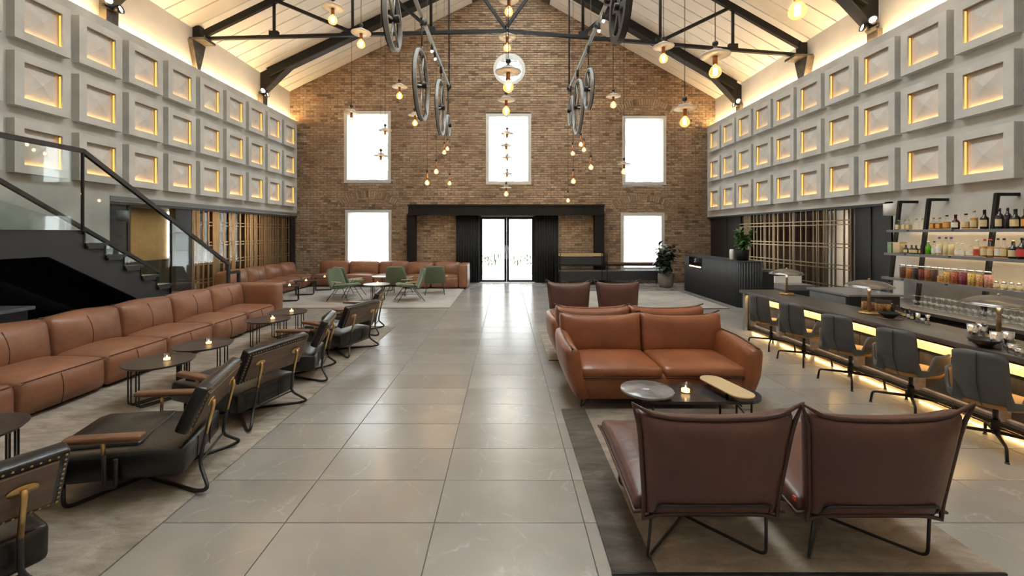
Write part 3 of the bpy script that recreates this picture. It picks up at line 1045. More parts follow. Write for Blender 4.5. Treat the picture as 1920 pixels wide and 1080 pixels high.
q = dup(su, (-2.886, 14.35, 0.012), PI, 'brown sofa unit set forward, second from the glass door'); q['group'] = gb

# ------------------------------------------------------------------ round tray tables and candles
def tray_table(label, loc, rz, r=0.32, h=0.42, top='table_dark', group='round tray tables'):
    t = thing('tray_table', label, 'table', loc, rz, group)
    pr = [(0.0001, h - 0.030), (r * 0.80, h - 0.030), (r * 0.93, h - 0.024), (r, h - 0.004), (r, h), (r * 0.985, h), (r * 0.90, h - 0.016), (r * 0.84, h - 0.019), (0.0001, h - 0.019)]
    MB().lathe(pr, 44).build('tray_top', M[top], t)
    for k, y in enumerate((-0.10, -0.045, 0.045, 0.10)):
        e = r * 0.74
        pts = rounded([(-e * .8, y * .6, h - .035), (-e, y, h - .035), (-e, y, 0.008), (e, y, 0.008), (e, y, h - .035), (e * .8, y * .6, h - .035)], 0.04, 4)
        MB().tube(pts, 0.0075, 7).build('leg_frame', M['black'], t)
    return t
def candle(label, loc, group='tealight candles in glass cups'):
    t = thing('candle', label, 'candle', loc, 0, group)
    MB().lathe([(0.034, 0), (0.037, 0.004), (0.040, 0.075), (0.037, 0.075), (0.034, 0.01), (0.0001, 0.008)], 16).build('cup', M['jar_glass'], t)
    MB().lathe([(0.0001, 0.010), (0.031, 0.010), (0.031, 0.030), (0.0001, 0.030)], 12).build('wax', M['candle'], t)
    MB().lathe([(0.0001, 0.030), (0.006, 0.038), (0.004, 0.05), (0.0001, 0.058)], 8).build('flame', M['flame'], t)
    return t
RG = 0.012
tt = [(-3.75, 2.98, 'dark tray table at the frame edge beside the nearest armchair', None), (-3.72, 4.64, 'dark tray table with the candle nearest the viewer', 'glass candle on the nearest candle lit tray table'),
      (-3.74, 5.33, 'dark tray table holding the second candle from the viewer', 'glass candle on the second tray table by the banquette'), (-3.78, 6.88, 'dark tray table before the corner sofa unit, nearer of two', 'glass candle on the third tray table by the banquette'),
      (-3.80, 7.53, 'dark tray table at the far end of the rug by the corner unit', 'glass candle on the fourth tray table, at the rug end')]
T0 = None
for x, y, l, cl in tt:
    if T0 is None: T0 = tray_table(l, (x, y, RG), 1.15)
    else: dup(T0, (x, y, RG), 1.15, l)
C0 = None
for x, y, l, cl in tt:
    if cl:
        if C0 is None: C0 = candle(cl, (x + .03, y + .06, RG + 0.402))
        else: dup(C0, (x + .03, y + .06, RG + 0.402), 0, cl)
for x, y, l in ((-5.72, 11.35, 'small tray table at the near end of the far banquette'), (-5.82, 12.5, 'dark tray table in the middle of the far banquette'), (-5.72, 13.55, 'tray table in the corner of the far banquette')):
    q = dup(T0, (x, y, RG), 0.3, l); q['group'] = 'tray tables at the far banquette'
for x, y, cl in ((-5.72, 11.35, 'tealight on the small table nearest the stair foot'), (-5.82, 12.5, 'tealight on the middle table of the far banquette'), (-5.72, 13.55, 'tealight on the corner table of the far banquette'), (-3.42, 11.4, 'tealight on the pale round table among green chairs')):
    dup(C0, (x + .03, y, RG + (0.402 if x < -5 else 0.451)), 0, cl)
def pale_table(label, loc, r=0.34, h=0.45):
    t = thing('pale_table', label, 'table', loc, 0, 'pale round tables among the green chairs')
    MB().lathe([(0.0001, h - .022), (r - .01, h - .022), (r, h - .014), (r, h - .004), (r - .006, h), (0.0001, h)], 40).build('table_top', M['white_top'], t)
    for k in range(3):
        a = k * 2 * PI / 3 + .4
        c, s_ = math.cos(a), math.sin(a)
        for o in (-.03, .03):
            px, py = c * .2 - s_ * o, s_ * .2 + c * o
            MB().tube(rounded([(px, py, h - .025), (px, py, .008), (c * .02, s_ * .02, .008)], .04, 4), 0.008, 7).build('leg', M['black'], t)
    return t
pale_table('pale round table between the four nearest green chairs', (-3.42, 11.4, RG), .34)
pale_table('pale round table behind the green chairs, near the window', (-3.72, 13.35, RG), .42, .47)

# ------------------------------------------------------------------ black leather armchairs
def armchair(label, loc, rz):
    t = thing('armchair', label, 'armchair', (loc[0], loc[1], loc[2] + .004), rz, 'black leather armchairs along the aisle')
    Rs = Matrix.Translation((0, 0.06, 0.255)) @ Matrix.Rotation(0.05, 4, 'X')
    seat = MB().cushion((0, 0, 0), (0.70, 0.82, 0.19), 0.035, (6, 6, 2), bulge(0, 0, 0.03), Rs).build('seat', M['leather_black'], t)
    MB().cushion((0, 0.10, 0.105), (0.56, 0.46, 0.05), 0.024, (5, 5, 1), bulge(0, 0, 0.02), Rs).build('seat_pad', M['leather_black'], seat)
    q = MB()
    for x in (-.12, .12):
        q.tube([Rs @ V(p) for p in ((x, -.411, -.09), (x, -.413, 0), (x, -.411, .07), (x, -.37, .097))], 0.004, 5)
    q.build('seam', M['seam'], seat)
    Rb = Matrix.Translation((0, -0.40, 0.585)) @ Matrix.Rotation(0.42, 4, 'X')
    bk = MB().cushion((0, 0.0, 0), (0.76, 0.085, 0.33), 0.02, (6, 2, 4), (lambda p, h: bulge(0, 0.02, 0)(p, h) if p.y > 0 else tuple(p)), Rb).build('backrest', M['leather_black'], t)
    MB().box(-.335, .335, -.056, -.040, -.125, .125, Rb).build('veneer_panel', M['walnut'], bk)
    nb = MB()
    pts = []
    for i in range(25): pts += [(-.36 + .03 * i, .145), (-.36 + .03 * i, -.145)]
    for i in range(1, 10): pts += [(-.36, -.145 + .029 * i), (.36, -.145 + .029 * i)]
    for x, z in pts: nb.ball((x, -.045, z), 0.0062, 6, 4, (1, .6, 1), Rb)
    tag(nb.build('nailheads', M['brass'], bk), kind='stuff')
    for sx in (-1, 1):
        x = sx * .22
        pb = Rb @ V((x, -.062, .03))
        pl = MB(); pl.lathe([(0.0001, 0), (.030, 0), (.030, .008), (0.0001, .008)], 16, M=Rb @ Matrix.Translation((x, -.056, .03)) @ Matrix.Rotation(PI / 2, 4, 'X') @ Matrix.Scale(1.8, 4, V((1, 0, 0))))
        pl.build('mount_plate', M['brass'], t)
        mid = V((x, -.435, .36))
        MB().tube([pb + V((0, -.012, .01)), pb + V((0, -.014, -.03)), mid], 0.013, 8).build('brass_upright', M['brass'], t)
        up = rounded([mid, (x * 1.05, -.40, .16), (sx * .36, -.50, .03), (sx * .33, -.42, .012), (0, .02, .012)], .05, 4)
        MB().tube(up, 0.0125, 8).build('rear_leg', M['black'], t)
        fr = rounded([(sx * .31, .33, .17), (sx * .31, .33, .012), (0, .02, .012)], .05, 4)
        MB().tube(fr, 0.0125, 8).build('front_leg', M['black'], t)
        ap = MB(); Ra = Matrix.Translation((sx * .41, .06, .475)) @ Matrix.Rotation(0.06, 4, 'X')
        ap.cushion((0, 0, 0), (0.085, 0.42, 0.042), 0.018, (3, 6, 1), None, Ra)
        ap.build('armrest', M['arm_wood'], t)
        MB().tube([(sx * .395, .08, .46), (sx * .385, .08, .36)], 0.0125, 8).build('brass_arm_post', M['brass'], t)
        lp = rounded([(sx * .385, .08, .365), (sx * .375, .08, .14), (sx * .375, .02, .14), (sx * .375, .02, .32)], .02, 3)
        MB().tube(lp, 0.0125, 8).build('arm_bracket', M['black'], t)
    MB().tube([(-.225, -.402, .165), (.225, -.402, .165)], 0.009, 7).build('rear_rail', M['steel_grey'], t)
    MB().tube([(0, .02, .012), (0, .02, .18)], 0.0125, 8).build('centre_post', M['black'], t)
    return t
ac = [(-2.76, 2.02, (-.89, .45), 'black leather armchair at the frame corner, closest to the viewer'), (-2.62, 3.17, (-.96, -.28), 'black leather armchair with brown armrests, second from the viewer'),
      (-2.66, 4.33, (-.96, .27), 'black leather armchair with veneer back, third from the viewer'), (-2.70, 5.40, (-.97, -.24), 'black leather armchair turned edge on, fourth from the viewer'),
      (-2.58, 6.62, (-.95, .32), 'black leather armchair with veneer back, fifth from the viewer'), (-2.74, 7.76, (-.99, -.15), 'black leather armchair at the far end of the rug, sixth from the viewer')]
A0 = None
for x, y, (fx, fy), l in ac:
    rz = math.atan2(-fx, fy)
    if A0 is None: A0 = armchair(l, (x, y, RG), rz)
    else: dup(A0, (x, y, RG), rz, l)

# ------------------------------------------------------------------ green lounge chairs
def green_chair(label, loc, rz):
    t = thing('green_chair', label, 'armchair', loc, rz, 'green upholstered chairs')
    def shell(t0, t1, w0, w1):
        pass
    prof = [(.34, .40), (.30, .415), (.10, .365), (-.10, .315), (-.20, .31), (-.27, .36), (-.33, .50), (-.38, .66), (-.41, .80), (-.415, .83)]
    wd = [.20, .27, .295, .30, .30, .30, .30, .285, .25, .18]
    def surf(off, name, m, th):
        mb = MB(); vs = []; fs = []; nx = 8
        for side in (0, 1):
            for i, ((y, z), w) in enumerate(zip(prof, wd)):
                a = prof[max(0, i - 1)]; b = prof[min(len(prof) - 1, i + 1)]
                dy, dz = b[0] - a[0], b[1] - a[1]; L = math.hypot(dy, dz)
                ny, nz = dz / L, -dy / L
                if nz < 0 and i < 4: ny, nz = -ny, -nz
                if i >= 4 and ny < 0: ny, nz = -ny, -nz
                for k in range(nx + 1):
                    u = -1 + 2 * k / nx
                    lift = 0.05 * u * u if i >= 5 else 0.015 * u * u
                    edge = th * (1 - abs(u) ** 6 * .6)
                    o = lift + (edge if side else 0)
                    vs.append((u * w, y + ny * o, z + nz * o))
        m_ = len(prof); q = m_ * (nx + 1)
        for i in range(m_ - 1):
            for k in range(nx):
                a = i * (nx + 1) + k
                fs.append((a, a + nx + 1, a + nx + 2, a + 1)); fs.append((q + a, q + a + 1, q + a + nx + 2, q + a + nx + 1))
        for i in range(m_ - 1):
            a = i * (nx + 1); b = a + nx
            fs.append((a, q + a, q + a + nx + 1, a + nx + 1)); fs.append((b, b + nx + 1, q + b + nx + 1, q + b))
        for k in range(nx):
            fs.append((k, k + 1, q + k + 1, q + k)); a = (m_ - 1) * (nx + 1) + k
            fs.append((a, q + a, q + a + 1, a + 1))
        mb.add(vs, fs, True)
        return mb.build(name, m, t)
    surf(0, 'shell', M['green'], .055)
    MB().cushion((0, .07, .405), (.5, .46, .05), .024, (5, 5, 1), bulge(0, 0, .015), Matrix.Rotation(.14, 4, 'X') @ Matrix.Translation((0, .055, 0.0))).build('seat_pad', M['green'], t)
    for sx in (-1, 1):
        MB().tube([(sx * .22, .12, .36), (sx * .28, .36, .006)], .0085, 7).build('leg', M['black'], t)
        MB().tube([(sx * .22, -.10, .32), (sx * .28, -.34, .006)], .0085, 7).build('leg', M['black'], t)
        MB().tube([(sx * .25, .22, .2), (sx * .25, -.2, .2)], .006, 6).build('side_rail', M['black'], t)
        MB().cushion((sx * .34, .02, .52), (.07, .30, .018), .008, (2, 3, 1)).build('armrest', M['oak'], t)
        MB().tube([(sx * .34, .0, .515), (sx * .29, -.16, .33)], .008, 7).build('arm_support', M['black'], t)
    return t
gcs = [(-4.28, 11.45, (.93, -.35), 'green chair in profile beside the pale table, lattice side'), (-4.45, 12.25, (.55, .83), 'green chair behind the pale table, back turned, nearer the lattice'),
       (-3.1, 12.55, (.1, 1), 'green chair with its back square on behind the pale table'), (-2.55, 11.45, (-.92, -.38), 'green chair in profile beside the pale table, aisle side'), (-2.1, 12.75, (-.15, 1), 'green chair with back turned nearest the glass door')]
G0 = None
for x, y, (fx, fy), l in gcs:
    rz = math.atan2(-fx, fy)
    if G0 is None: G0 = green_chair(l, (x, y, RG), rz)
    else: dup(G0, (x, y, RG), rz, l)
q = dup(G0, (-8.5, 10.3, 0), -1.2, 'green chair in the side room behind the stair glass')

# ------------------------------------------------------------------ brown lounge chairs on wire frames
def pad_fn(b1, ear, tp_, hz):
    def fn(p, h):
        u, v, w = p.x / h.x, p.y / h.y, p.z / h.z
        y = p.y + b1 * v * (1 - u ** 4) * (1 - w ** 4)
        k = abs(u) ** 8 * abs(w) ** 8
        e = ear if w > 0 else ear * .4
        x = p.x + math.copysign(e * k * .5, u); z = p.z + math.copysign(e * k, w)
        z -= 0.024 * (1 - u * u) * max(0, w)
        x *= 1 + tp_ * w
        return (x, y, z)
    return fn
def lounge_chair(label, loc, rz):
    t = thing('lounge_chair', label, 'armchair', loc, rz, 'brown leather lounge chairs')
    fb = pad_fn(.035, .06, .075, 0)
    Rb = Matrix.Translation((0, -.365, .565)) @ Matrix.Rotation(.13, 4, 'X')
    hb = V((.375, .055, .28))
    bk = MB().cushion((0, 0, 0), (.75, .11, .56), .05, (8, 2, 8), fb, Rb).build('backrest', M['leather_brown'], t)
    loop = []
    n = 10
    for i in range(n + 1): loop.append((-1 + 2 * i / n, 1))
    for i in range(1, n + 1): loop.append((1, 1 - 2 * i / n))
    for i in range(1, n + 1): loop.append((1 - 2 * i / n, -1))
    for i in range(1, n): loop.append((-1, -1 + 2 * i / n))
    MB().tube([Rb @ V(fb(V((u * hb.x * 1.005, -.6 * hb.y, w * hb.z * 1.005)), hb)) for u, w in loop], .013, 6, True).build('piping', M['piping'], bk)
    fs_ = pad_fn(.035, .03, 0, 0)
    Rs = Matrix.Translation((0, .07, .345)) @ Matrix.Rotation(-PI / 2 + .10, 4, 'X')
    hs = V((.395, .055, .40))
    st = MB().cushion((0, 0, 0), (.79, .11, .80), .035, (8, 2, 8), fs_, Rs).build('seat', M['leather_brown'], t)
    MB().tube([Rs @ V(fs_(V((u * hs.x * 1.005, .4 * hs.y, w * hs.z * 1.005)), hs)) for u, w in loop], .011, 6, True).build('piping', M['piping'], st)
    r = .0085
    a = V((-.31, -.345, .265)); b = V((.31, -.345, .265)); c = V((.295, -.425, .365)); d = V((-.295, -.425, .365))
    MB().tube(rounded([a, b, c, d], .035, 4, True), r, 7, True).build('rear_frame', M['black'], t)
    fl_, fr_ = V((-.30, .36, .010)), V((.30, .36, .010))
    rl_, rr_ = V((-.325, -.32, .010)), V((.325, -.32, .010))
    tf = V((-.30, .32, .29)); tg = V((.30, .32, .29))
    MB().tube(rounded([a, rl_, fr_, tg], .04, 4), r, 7).build('leg_frame', M['black'], t)
    MB().tube(rounded([b, rr_ + V((0, 0, 2 * r)), fl_ + V((0, 0, 2 * r)), tf], .04, 4), r, 7).build('leg_frame', M['black'], t)
    MB().tube([a, tf], r, 7).build('seat_rail', M['black'], t); MB().tube([b, tg], r, 7).build('seat_rail', M['black'], t)
    return t
L0 = lounge_chair('brown leather lounge chair with its back to the viewer, nearer the aisle', (1.095, 2.68, RG), 0)
L1 = dup(L0, (1.968, 2.67, RG), 0, 'brown leather lounge chair with its back to the viewer, nearer the bar')
MB().box(-.403, -.395, -.33, -.308, .335, .357).build('maker_tag', P('tag_red', (.6, .09, .03), .5), L1)
dup(L0, (1.195, 7.83, RG), PI, 'brown leather lounge chair facing the viewer, nearer the aisle')
dup(L0, (2.125, 7.83, RG), PI, 'brown leather lounge chair facing the viewer, nearer the bar')

# ------------------------------------------------------------------ cognac sofas back to back
def big_sofa(label, loc, rz):
    t = thing('leather_sofa', label, 'sofa', loc, rz, 'cognac leather sofas')
    # faces -y locally; front at y=0, back at y=1.0
    mt = M['leather_cognac']
    W = 1.70
    def base_fn(p, h):
        u, v, w = p.x / h.x, p.y / h.y, p.z / h.z
        return (p.x * (1 + .01 * w), p.y - .03 * max(0, -v) * (1 - w * w), p.z)
    MB().cushion((0, .48, .235), (W, .92, .27), .03, (8, 6, 3), base_fn).build('base', mt, t)
    for sx in (-1, 1):
        hx = W / 4 - .003
        f = bulge(0, .012, .045)
        c = MB().cushion((sx * W / 4, .36, .37), (W / 2 - .006, .74, .13), .05, (8, 8, 2), f).build('seat_cushion', mt, t)
        h = V((hx, .37, .065))
        MB().tube([V(f(V((-.97 * hx + 1.94 * hx * i / 16, -.365, -.035)), h)) + V((sx * W / 4, .36, .37)) + V((0, -.006, 0)) for i in range(17)], .006, 5).build('piping', M['piping'], c)
        fb = pad_fn(.04, .04, 0, 0)
        R = Matrix.Translation((sx * .478, .80, .595)) @ Matrix.Rotation(-.16, 4, 'X')
        hb = V((.475, .095, .235))
        k = MB().cushion((0, 0, 0), (.95, .19, .47), .05, (8, 3, 7), fb, R).build('back_cushion', mt, t)
        n = 10
        MB().tube([R @ V(fb(V((-hb.x + 2 * hb.x * i / n, 0, hb.z)), hb)) for i in range(n + 1)], .008, 5).build('piping', M['piping'], k)
        def arm_fn(p, h, sx=sx):
            u, v, w = p.x / h.x, p.y / h.y, p.z / h.z
            x = p.x + sx * (.065 * (w + 1) / 2) + .03 * u * (1 - w * w) * (1 - v * v)
            x += sx * .03 * (1 - v * v) * (w + 1) / 2
            z = p.z - .03 * max(0, -v) * (w + 1) / 2
            kx = max(0, -v) ** 6 * max(0, w) ** 6
            y = p.y - .03 * max(0, -v) * (1 - w * w) - .03 * kx
            x *= 1
            x -= sx * .05 * max(0, -w)
            return (x, y, z)
        MB().cushion((sx * (W / 2 + .015), .43, .385), (.15, .94, .56), .07, (3, 8, 7), arm_fn).build('arm', mt, t)
        ha = V((.075, .47, .28))
        am = MB().tube([V(arm_fn(V((0, -.46 + .92 * i / 12, .282)), ha)) + V((sx * (W / 2 + .015), .43, .385)) for i in range(13)], .009, 6)
        am.build('arm_piping', M['piping'], t)
        for y in (.07, .85):
            lg = MB().tube(rounded([(sx * (W / 2 - .05), y + .08, .12), (sx * (W / 2 - .02), y, .008), (sx * (W / 2 - .12), y, .12)], .02, 3), .008, 7)
            lg.build('leg', M['black'], t)
    MB().tube([(-W / 2 + .05, .07, .105), (W / 2 - .05, .07, .105)], .008, 6).build('front_rail', M['black'], t)
    return t
S0 = big_sofa('cognac leather two seat sofa facing the viewer behind the coffee table', (1.60, 4.38, 0), 0)
dup(S0, (1.60, 6.48, RG), PI, 'cognac leather sofa turned away, back to back with the front sofa')

# ------------------------------------------------------------------ three level coffee table
ct = thing('coffee_table', 'low coffee table with black tray, grey marble disc and gold oval', 'table', (1.77, 4.03, RG), 0.0)
def stadium(L, w, n=12):
    pts = []
    for k in range(n + 1):
        a = -PI / 2 + PI * k / n; pts.append((L / 2 - w / 2 + math.cos(a) * w / 2, math.sin(a) * w / 2))
    for k in range(n + 1):
        a = PI / 2 + PI * k / n; pts.append((-L / 2 + w / 2 + math.cos(a) * w / 2, math.sin(a) * w / 2))
    return pts
MB().prism(stadium(1.16, .44), .275, .30).build('black_top', P('black_top', (.03, .031, .033), .22), ct)
cx = -.486
mt_ = MB(); mt_.lathe([(.0001, .345), (.225, .345), (.235, .35), (.235, .365), (.23, .37), (.0001, .37)], 44, (cx, -.09, 0)); mt_.build('marble_disc', M['marble'], ct)
gt = MB(); gt.prism(stadium(.60, .22), .365, .375, 'z', Matrix.Translation((.265, -.03, 0)) @ Matrix.Rotation(-1.37, 4, 'Z')); gt.build('gold_oval', M['gold_top'], ct)
for x, y in ((-.45, -.15), (-.45, .15), (.30, -.15), (.52, .0), (.30, .15)):
    MB().tube([(x, y, .275), (x, y, .005)], .0105, 8).build('leg', M['black'], ct)
for x in (-.45, .265):
    MB().tube([(x, -.05, .30), (x, -.05, .366)], .012, 8).build('riser', M['black'], ct)
MB().tube([(-.45, -.15, .03), (.30, .15, .03)], .007, 6).build('stretcher', M['black'], ct)
MB().tube([(.52, 0, .03), (.30, -.15, .25)], .007, 6).build('stretcher', M['black'], ct)
cd = dup(C0, (1.67, 4.02, .302 + RG), 0, 'amber glass candle on the low coffee table'); cd.scale = (1.25, 1.25, 1.2)
# ------------------------------------------------------------------ staircase
st = thing('staircase', 'black steel staircase with glass railing rising along the concrete wall', 'staircase', (0, 0, 0))
XS0, XS1 = -5.80, -7.20
def stepz(k): return 1.84 - .18 * k
def stepy(k): return 5.93 + .305 * k
MB().box(XS1, XS0, 2.0, stepy(0), 1.60, 1.84).build('landing', M['charcoal'], st)
for k in range(1, 10):
    y0, y1, z = stepy(k - 1), stepy(k), stepz(k)
    tr_ = MB().box(XS1, XS0 + .06, y0 - .02, y1, z - .04, z).build('tread', M['black'], st)
    MB().box(XS0 - .02, XS0 + .065, y0 - .0, y1 - .07, z - .075, z - .035).build('nosing', M['steel_grey'], tr_)
    MB().box(XS1, XS0 + .03, y0 - .02, y0, z, z + .18).build('riser', M['black'], st)
for x in (XS0, XS1 + .03):
    poly = [(2.0, 1.78), (stepy(0), 1.78)]
    for k in range(1, 10):
        poly += [(stepy(k - 1), stepz(k) - .05), (stepy(k), stepz(k) - .05)]
    poly += [(stepy(9) + .1, 0.0), (stepy(9) - .5, 0.0), (5.46, 1.50), (2.0, 1.50)]
    MB().prism([(a, b) for a, b in poly], x - .02, x + .02, 'x').build('stringer', M['charcoal'], st)
def rail(x, pts, nm='handrail'):
    for a, b in zip(pts[:-1], pts[1:]):
        MB().beam((x, a[0], a[1]), (x, b[0], b[1]), .05, .06).build(nm, M['steel_grey'], st)
rp = [(2.2, 2.92), (5.88, 2.92), (8.97, 1.16), (8.97, 0.0)]
rail(XS0 + .03, rp)
rail(XS0 + .03, [(8.97, .97), (9.32, .97), (9.32, .0)])
rail(XS1 + .05, [(4.9, 2.90), (5.9, 2.65), (8.9, 1.0), (8.9, 0)])
def gl(x, ya, yb, za0, zb0, za1, zb1, nm='glass_panel'):
    MB().prism([(ya, za0), (yb, zb0), (yb, zb1), (ya, za1)], x - .005, x + .005, 'x').build(nm, M['rail_glass'], st)
def fz(y): return 1.84 if y < 5.9 else 1.84 - .5902 * (y - 5.93) - .15
def hz(y): return 2.89 if y < 5.88 else 2.89 - .5696 * (y - 5.88)
for a, b in ((2.2, 4.0), (4.02, 5.86), (5.90, 7.42), (7.44, 8.93)):
    gl(XS0 + .035, a, b, fz(a), max(.02, fz(b)), hz(a), hz(b))
for a, b in ((5.0, 7.0), (7.02, 8.8)):
    gl(XS1 + .05, a, b, fz(a), max(.02, fz(b)), 2.6 - .55 * max(0, a - 5.9), 2.6 - .55 * (b - 5.9))
for y in (5.88, 7.43):
    MB().box(XS0 + .02, XS0 + .05, y - .012, y + .012, fz(y) - .02, hz(y)).build('glass_joint', M['steel'], st)
MB().box(XS1 + .05, XS1 + .10, 5.4, 5.45, 1.84, 2.66).build('newel', M['steel'], st)
MB().box(-7.58, -7.50, -3.0, 8.2, 0, 1.50).build('dark_void_sheet', M['black'], st)  # black sheet added to stand for the dark void under the stairs
MB().box(-7.5, -5.9, 8.0, 8.05, 0, .62).build('under_stair_end', M['black'], st)

sb2 = thing('sideboard', 'black glossy sideboard standing under the staircase behind the banquette', 'sideboard', (-6.25, 4.55, 0))
MB().box(-.38, .38, -1.6, .75, 0.0, .86).build('body', M['black'], sb2)
MB().box(-.42, .42, -1.65, .80, .86, .90).build('top', P('slate_top', (.10, .11, .12), .25), sb2)
tag(MB().cushion((0, 0, .02), (.09, .26, .035), .012, (2, 3, 1)).build('telephone', M['black'], None, (-6.1, 4.45, .90)), 'black telephone handset lying on the sideboard under the stairs', 'telephone')

# ------------------------------------------------------------------ glazed opening under the coffered wall, stair side
def lattice(label, x, ya, yb, z1, seed, sx, mt):
    t = thing('lattice_screen', label, 'screen', (x, ya, 0))
    L = yb - ya
    r = random.Random(seed)
    y = 0.02; ys = []
    while y < L:
        ys.append(y)
        y += r.choice((.055, .055, .12, .19, .25, .16))
    for y in ys:
        MB().box(-.014, .014, y - .013, y + .013, 0, z1).build('upright_bar', mt, t)
    for z in (2.08, 1.99, 1.56, 1.48, 1.09, 1.0, .62, .54):
        MB().box(-.030, -.012, 0, L, z - .012, z + .012).build('cross_bar', mt, t)
    return t
lattice('gold brown metal lattice screen behind the far tan banquette', -7.68, 10.55, 15.35, 2.36, 4, 1, M['bronze'])
lattice('gold brown metal lattice screen behind the bar and reception', 7.40, 9.25, 13.65, 2.33, 9, -1, M['bronze'])
gz = thing('glass_partition', 'dark framed glass partition behind the stair foot', 'partition', (-7.7, 8.28, 0))
MB().box(-.10, .05, 0, .42, 0, 2.36).build('post', M['charcoal'], gz)
MB().box(-.10, .05, .46, .52, 0, 2.36).build('frame', M['steel_grey'], gz)
MB().box(-.008, .0, .52, 1.72, 0.0, 2.36).build('pane', M['glass'], gz)
MB().box(-.10, .05, 1.72, 2.22, 0, 2.36).build('column', M['dark_panel'], gz)
MB().box(-.10, .05, 7.08, 7.40, 0, 2.36).build('end_post', M['black'], gz)
MB().box(-.06, -.052, 2.27, 7.07, 0.0, 2.36).build('pane', M['glass'], gz)
# reception side
gr = thing('dark_partition', 'dark glass and panel partition framing the bar lattice screen', 'partition', (7.45, 8.2, 0))
MB().box(-.14, .05, -.04, .14, 0, 2.40).build('post', M['steel_grey'], gr)
MB().box(-.02, .02, .14, 1.0, 0, 2.33).build('panel', M['dark_panel'], gr)
MB().box(-.04, .04, .58, .60, 0, 2.33).build('mullion', M['steel_grey'], gr)
MB().box(-.02, .02, 1.0, 1.03, 0, 2.33).build('mullion', M['grey_shelf'], gr)
MB().box(-.02, .02, 5.48, 7.5, 0, 2.33).build('dark_pane', M['dark_panel'], gr)
MB().box(-.03, .03, 6.3, 6.34, 0, 2.33).build('mullion', M['steel'], gr)
MB().box(-.10, .10, -.45, -.04, 0, 2.42).build('jamb', M['dark_panel'], gr)
pleats('drape', M['brown_drape'], (8.2, 8.9, 0), (8.2, 10.3, 0), 0, 2.45, 14, .04, 'brown pleated drape behind the lattice, bar end', 'curtain')
pleats('drape', M['brown_drape'], (8.2, 11.0, 0), (8.2, 15.2, 0), 0, 2.45, 34, .04, 'brown pleated drape behind the lattice, reception end', 'curtain')
pleats('drape', M['brown_drape'], (-8.7, 12.2, 0), (-8.7, 15.55, 0), 0, 2.5, 24, .05, 'dark pleated backing added behind the lattice, banquette side', 'curtain')  # added dark backing, so the lattice bars stand out from the bright room
tag(MB().box(-.17, .17, -.17, .17, 0, 2.5).build('column', M['white'], None, (8.1, 10.62, 0)), 'white square column behind the bar lattice', 'column')
def sconce(label, x, y, z, m):
    t = thing('wall_light', label, 'wall light', (x, y, z))
    MB().lathe([(.0001, 0), (.10, 0), (.10, .22), (.0001, .22)], 20).build('shade', m, t)
    MB().box(-.03, .03, -.02, .14, .08, .14).build('bracket', M['steel_grey'], t)
sconce('grey cylindrical wall light on the pier beside the stairs', -7.45, 8.40, 2.02, M['grey_shelf'])
sconce('white cylindrical wall light above the bottle shelves', 7.05, 7.93, 2.12, M['white'])

# ------------------------------------------------------------------ reception counter
rc = thing('reception_counter', 'black fluted reception counter with glass display end', 'counter', (0, 0, 0))
x0, x1, y0, y1, hh = 5.62, 6.15, 10.25, 13.55, 1.12
path = []
rr_ = .28
for a0, c in ((PI, (x0 + rr_, y0 + rr_)), (1.5 * PI, (x1 - rr_ * .6, y0 + rr_))):
    for k in range(9):
        a = a0 + (PI / 2) * k / 8
        path.append((c[0] + rr_ * math.cos(a) * (1 if a0 < 4 else .6), c[1] + rr_ * math.sin(a)))
body = [(x0, y1)] + path + [(x1, y1)]
MB().prism(list(reversed(body)), 0, hh - .03).build('body', M['black'], rc)
MB().prism(list(reversed([(p[0], p[1]) for p in [(x0 - .02, y1)] + [(p[0] - .015, p[1] - .015) for p in path] + [(x1, y1)]])), hh - .03, hh).build('top', M['charcoal'], rc)
# flutes
line = [V((x0, y1, 0))] + [V((p[0], p[1], 0)) for p in path]
fm = MB(); fm.lathe([(.026, 0), (.026, hh - .03)], 8, smooth=True); fme = fm.mesh('flute'); fme.materials.append(M['charcoal'])
acc = 0.0; i = 0
step = .058
pos = line[0].copy(); seg = 0
dist = 0
while seg < len(line) - 1:
    a, b = line[seg], line[seg + 1]
    L = (b - a).length
    while dist <= L and L > 0:
        p = a + (b - a) * (dist / L)
        link('flute', fme, rc, p); dist += step
    dist -= L; seg += 1
MB().box(x0 - .035, x0 + .02, 12.35, 13.2, hh - .34, hh - .04).build('display_glass', M['dark_glass'], rc)
MB().box(x0 - .045, x0 + .015, 12.4, 13.15, hh - .32, hh - .29).build('display_light', M['led_shelf'], rc)
MB().box(x1 + .02, x1 + .75, y0 + .2, y0 + .9, 0, .86).build('side_cabinet', M['charcoal'], rc)
MB().box(x1 + .1, x1 + .45, y0 + .3, y0 + .6, .86, .90).build('tray', M['grey_shelf'], rc)

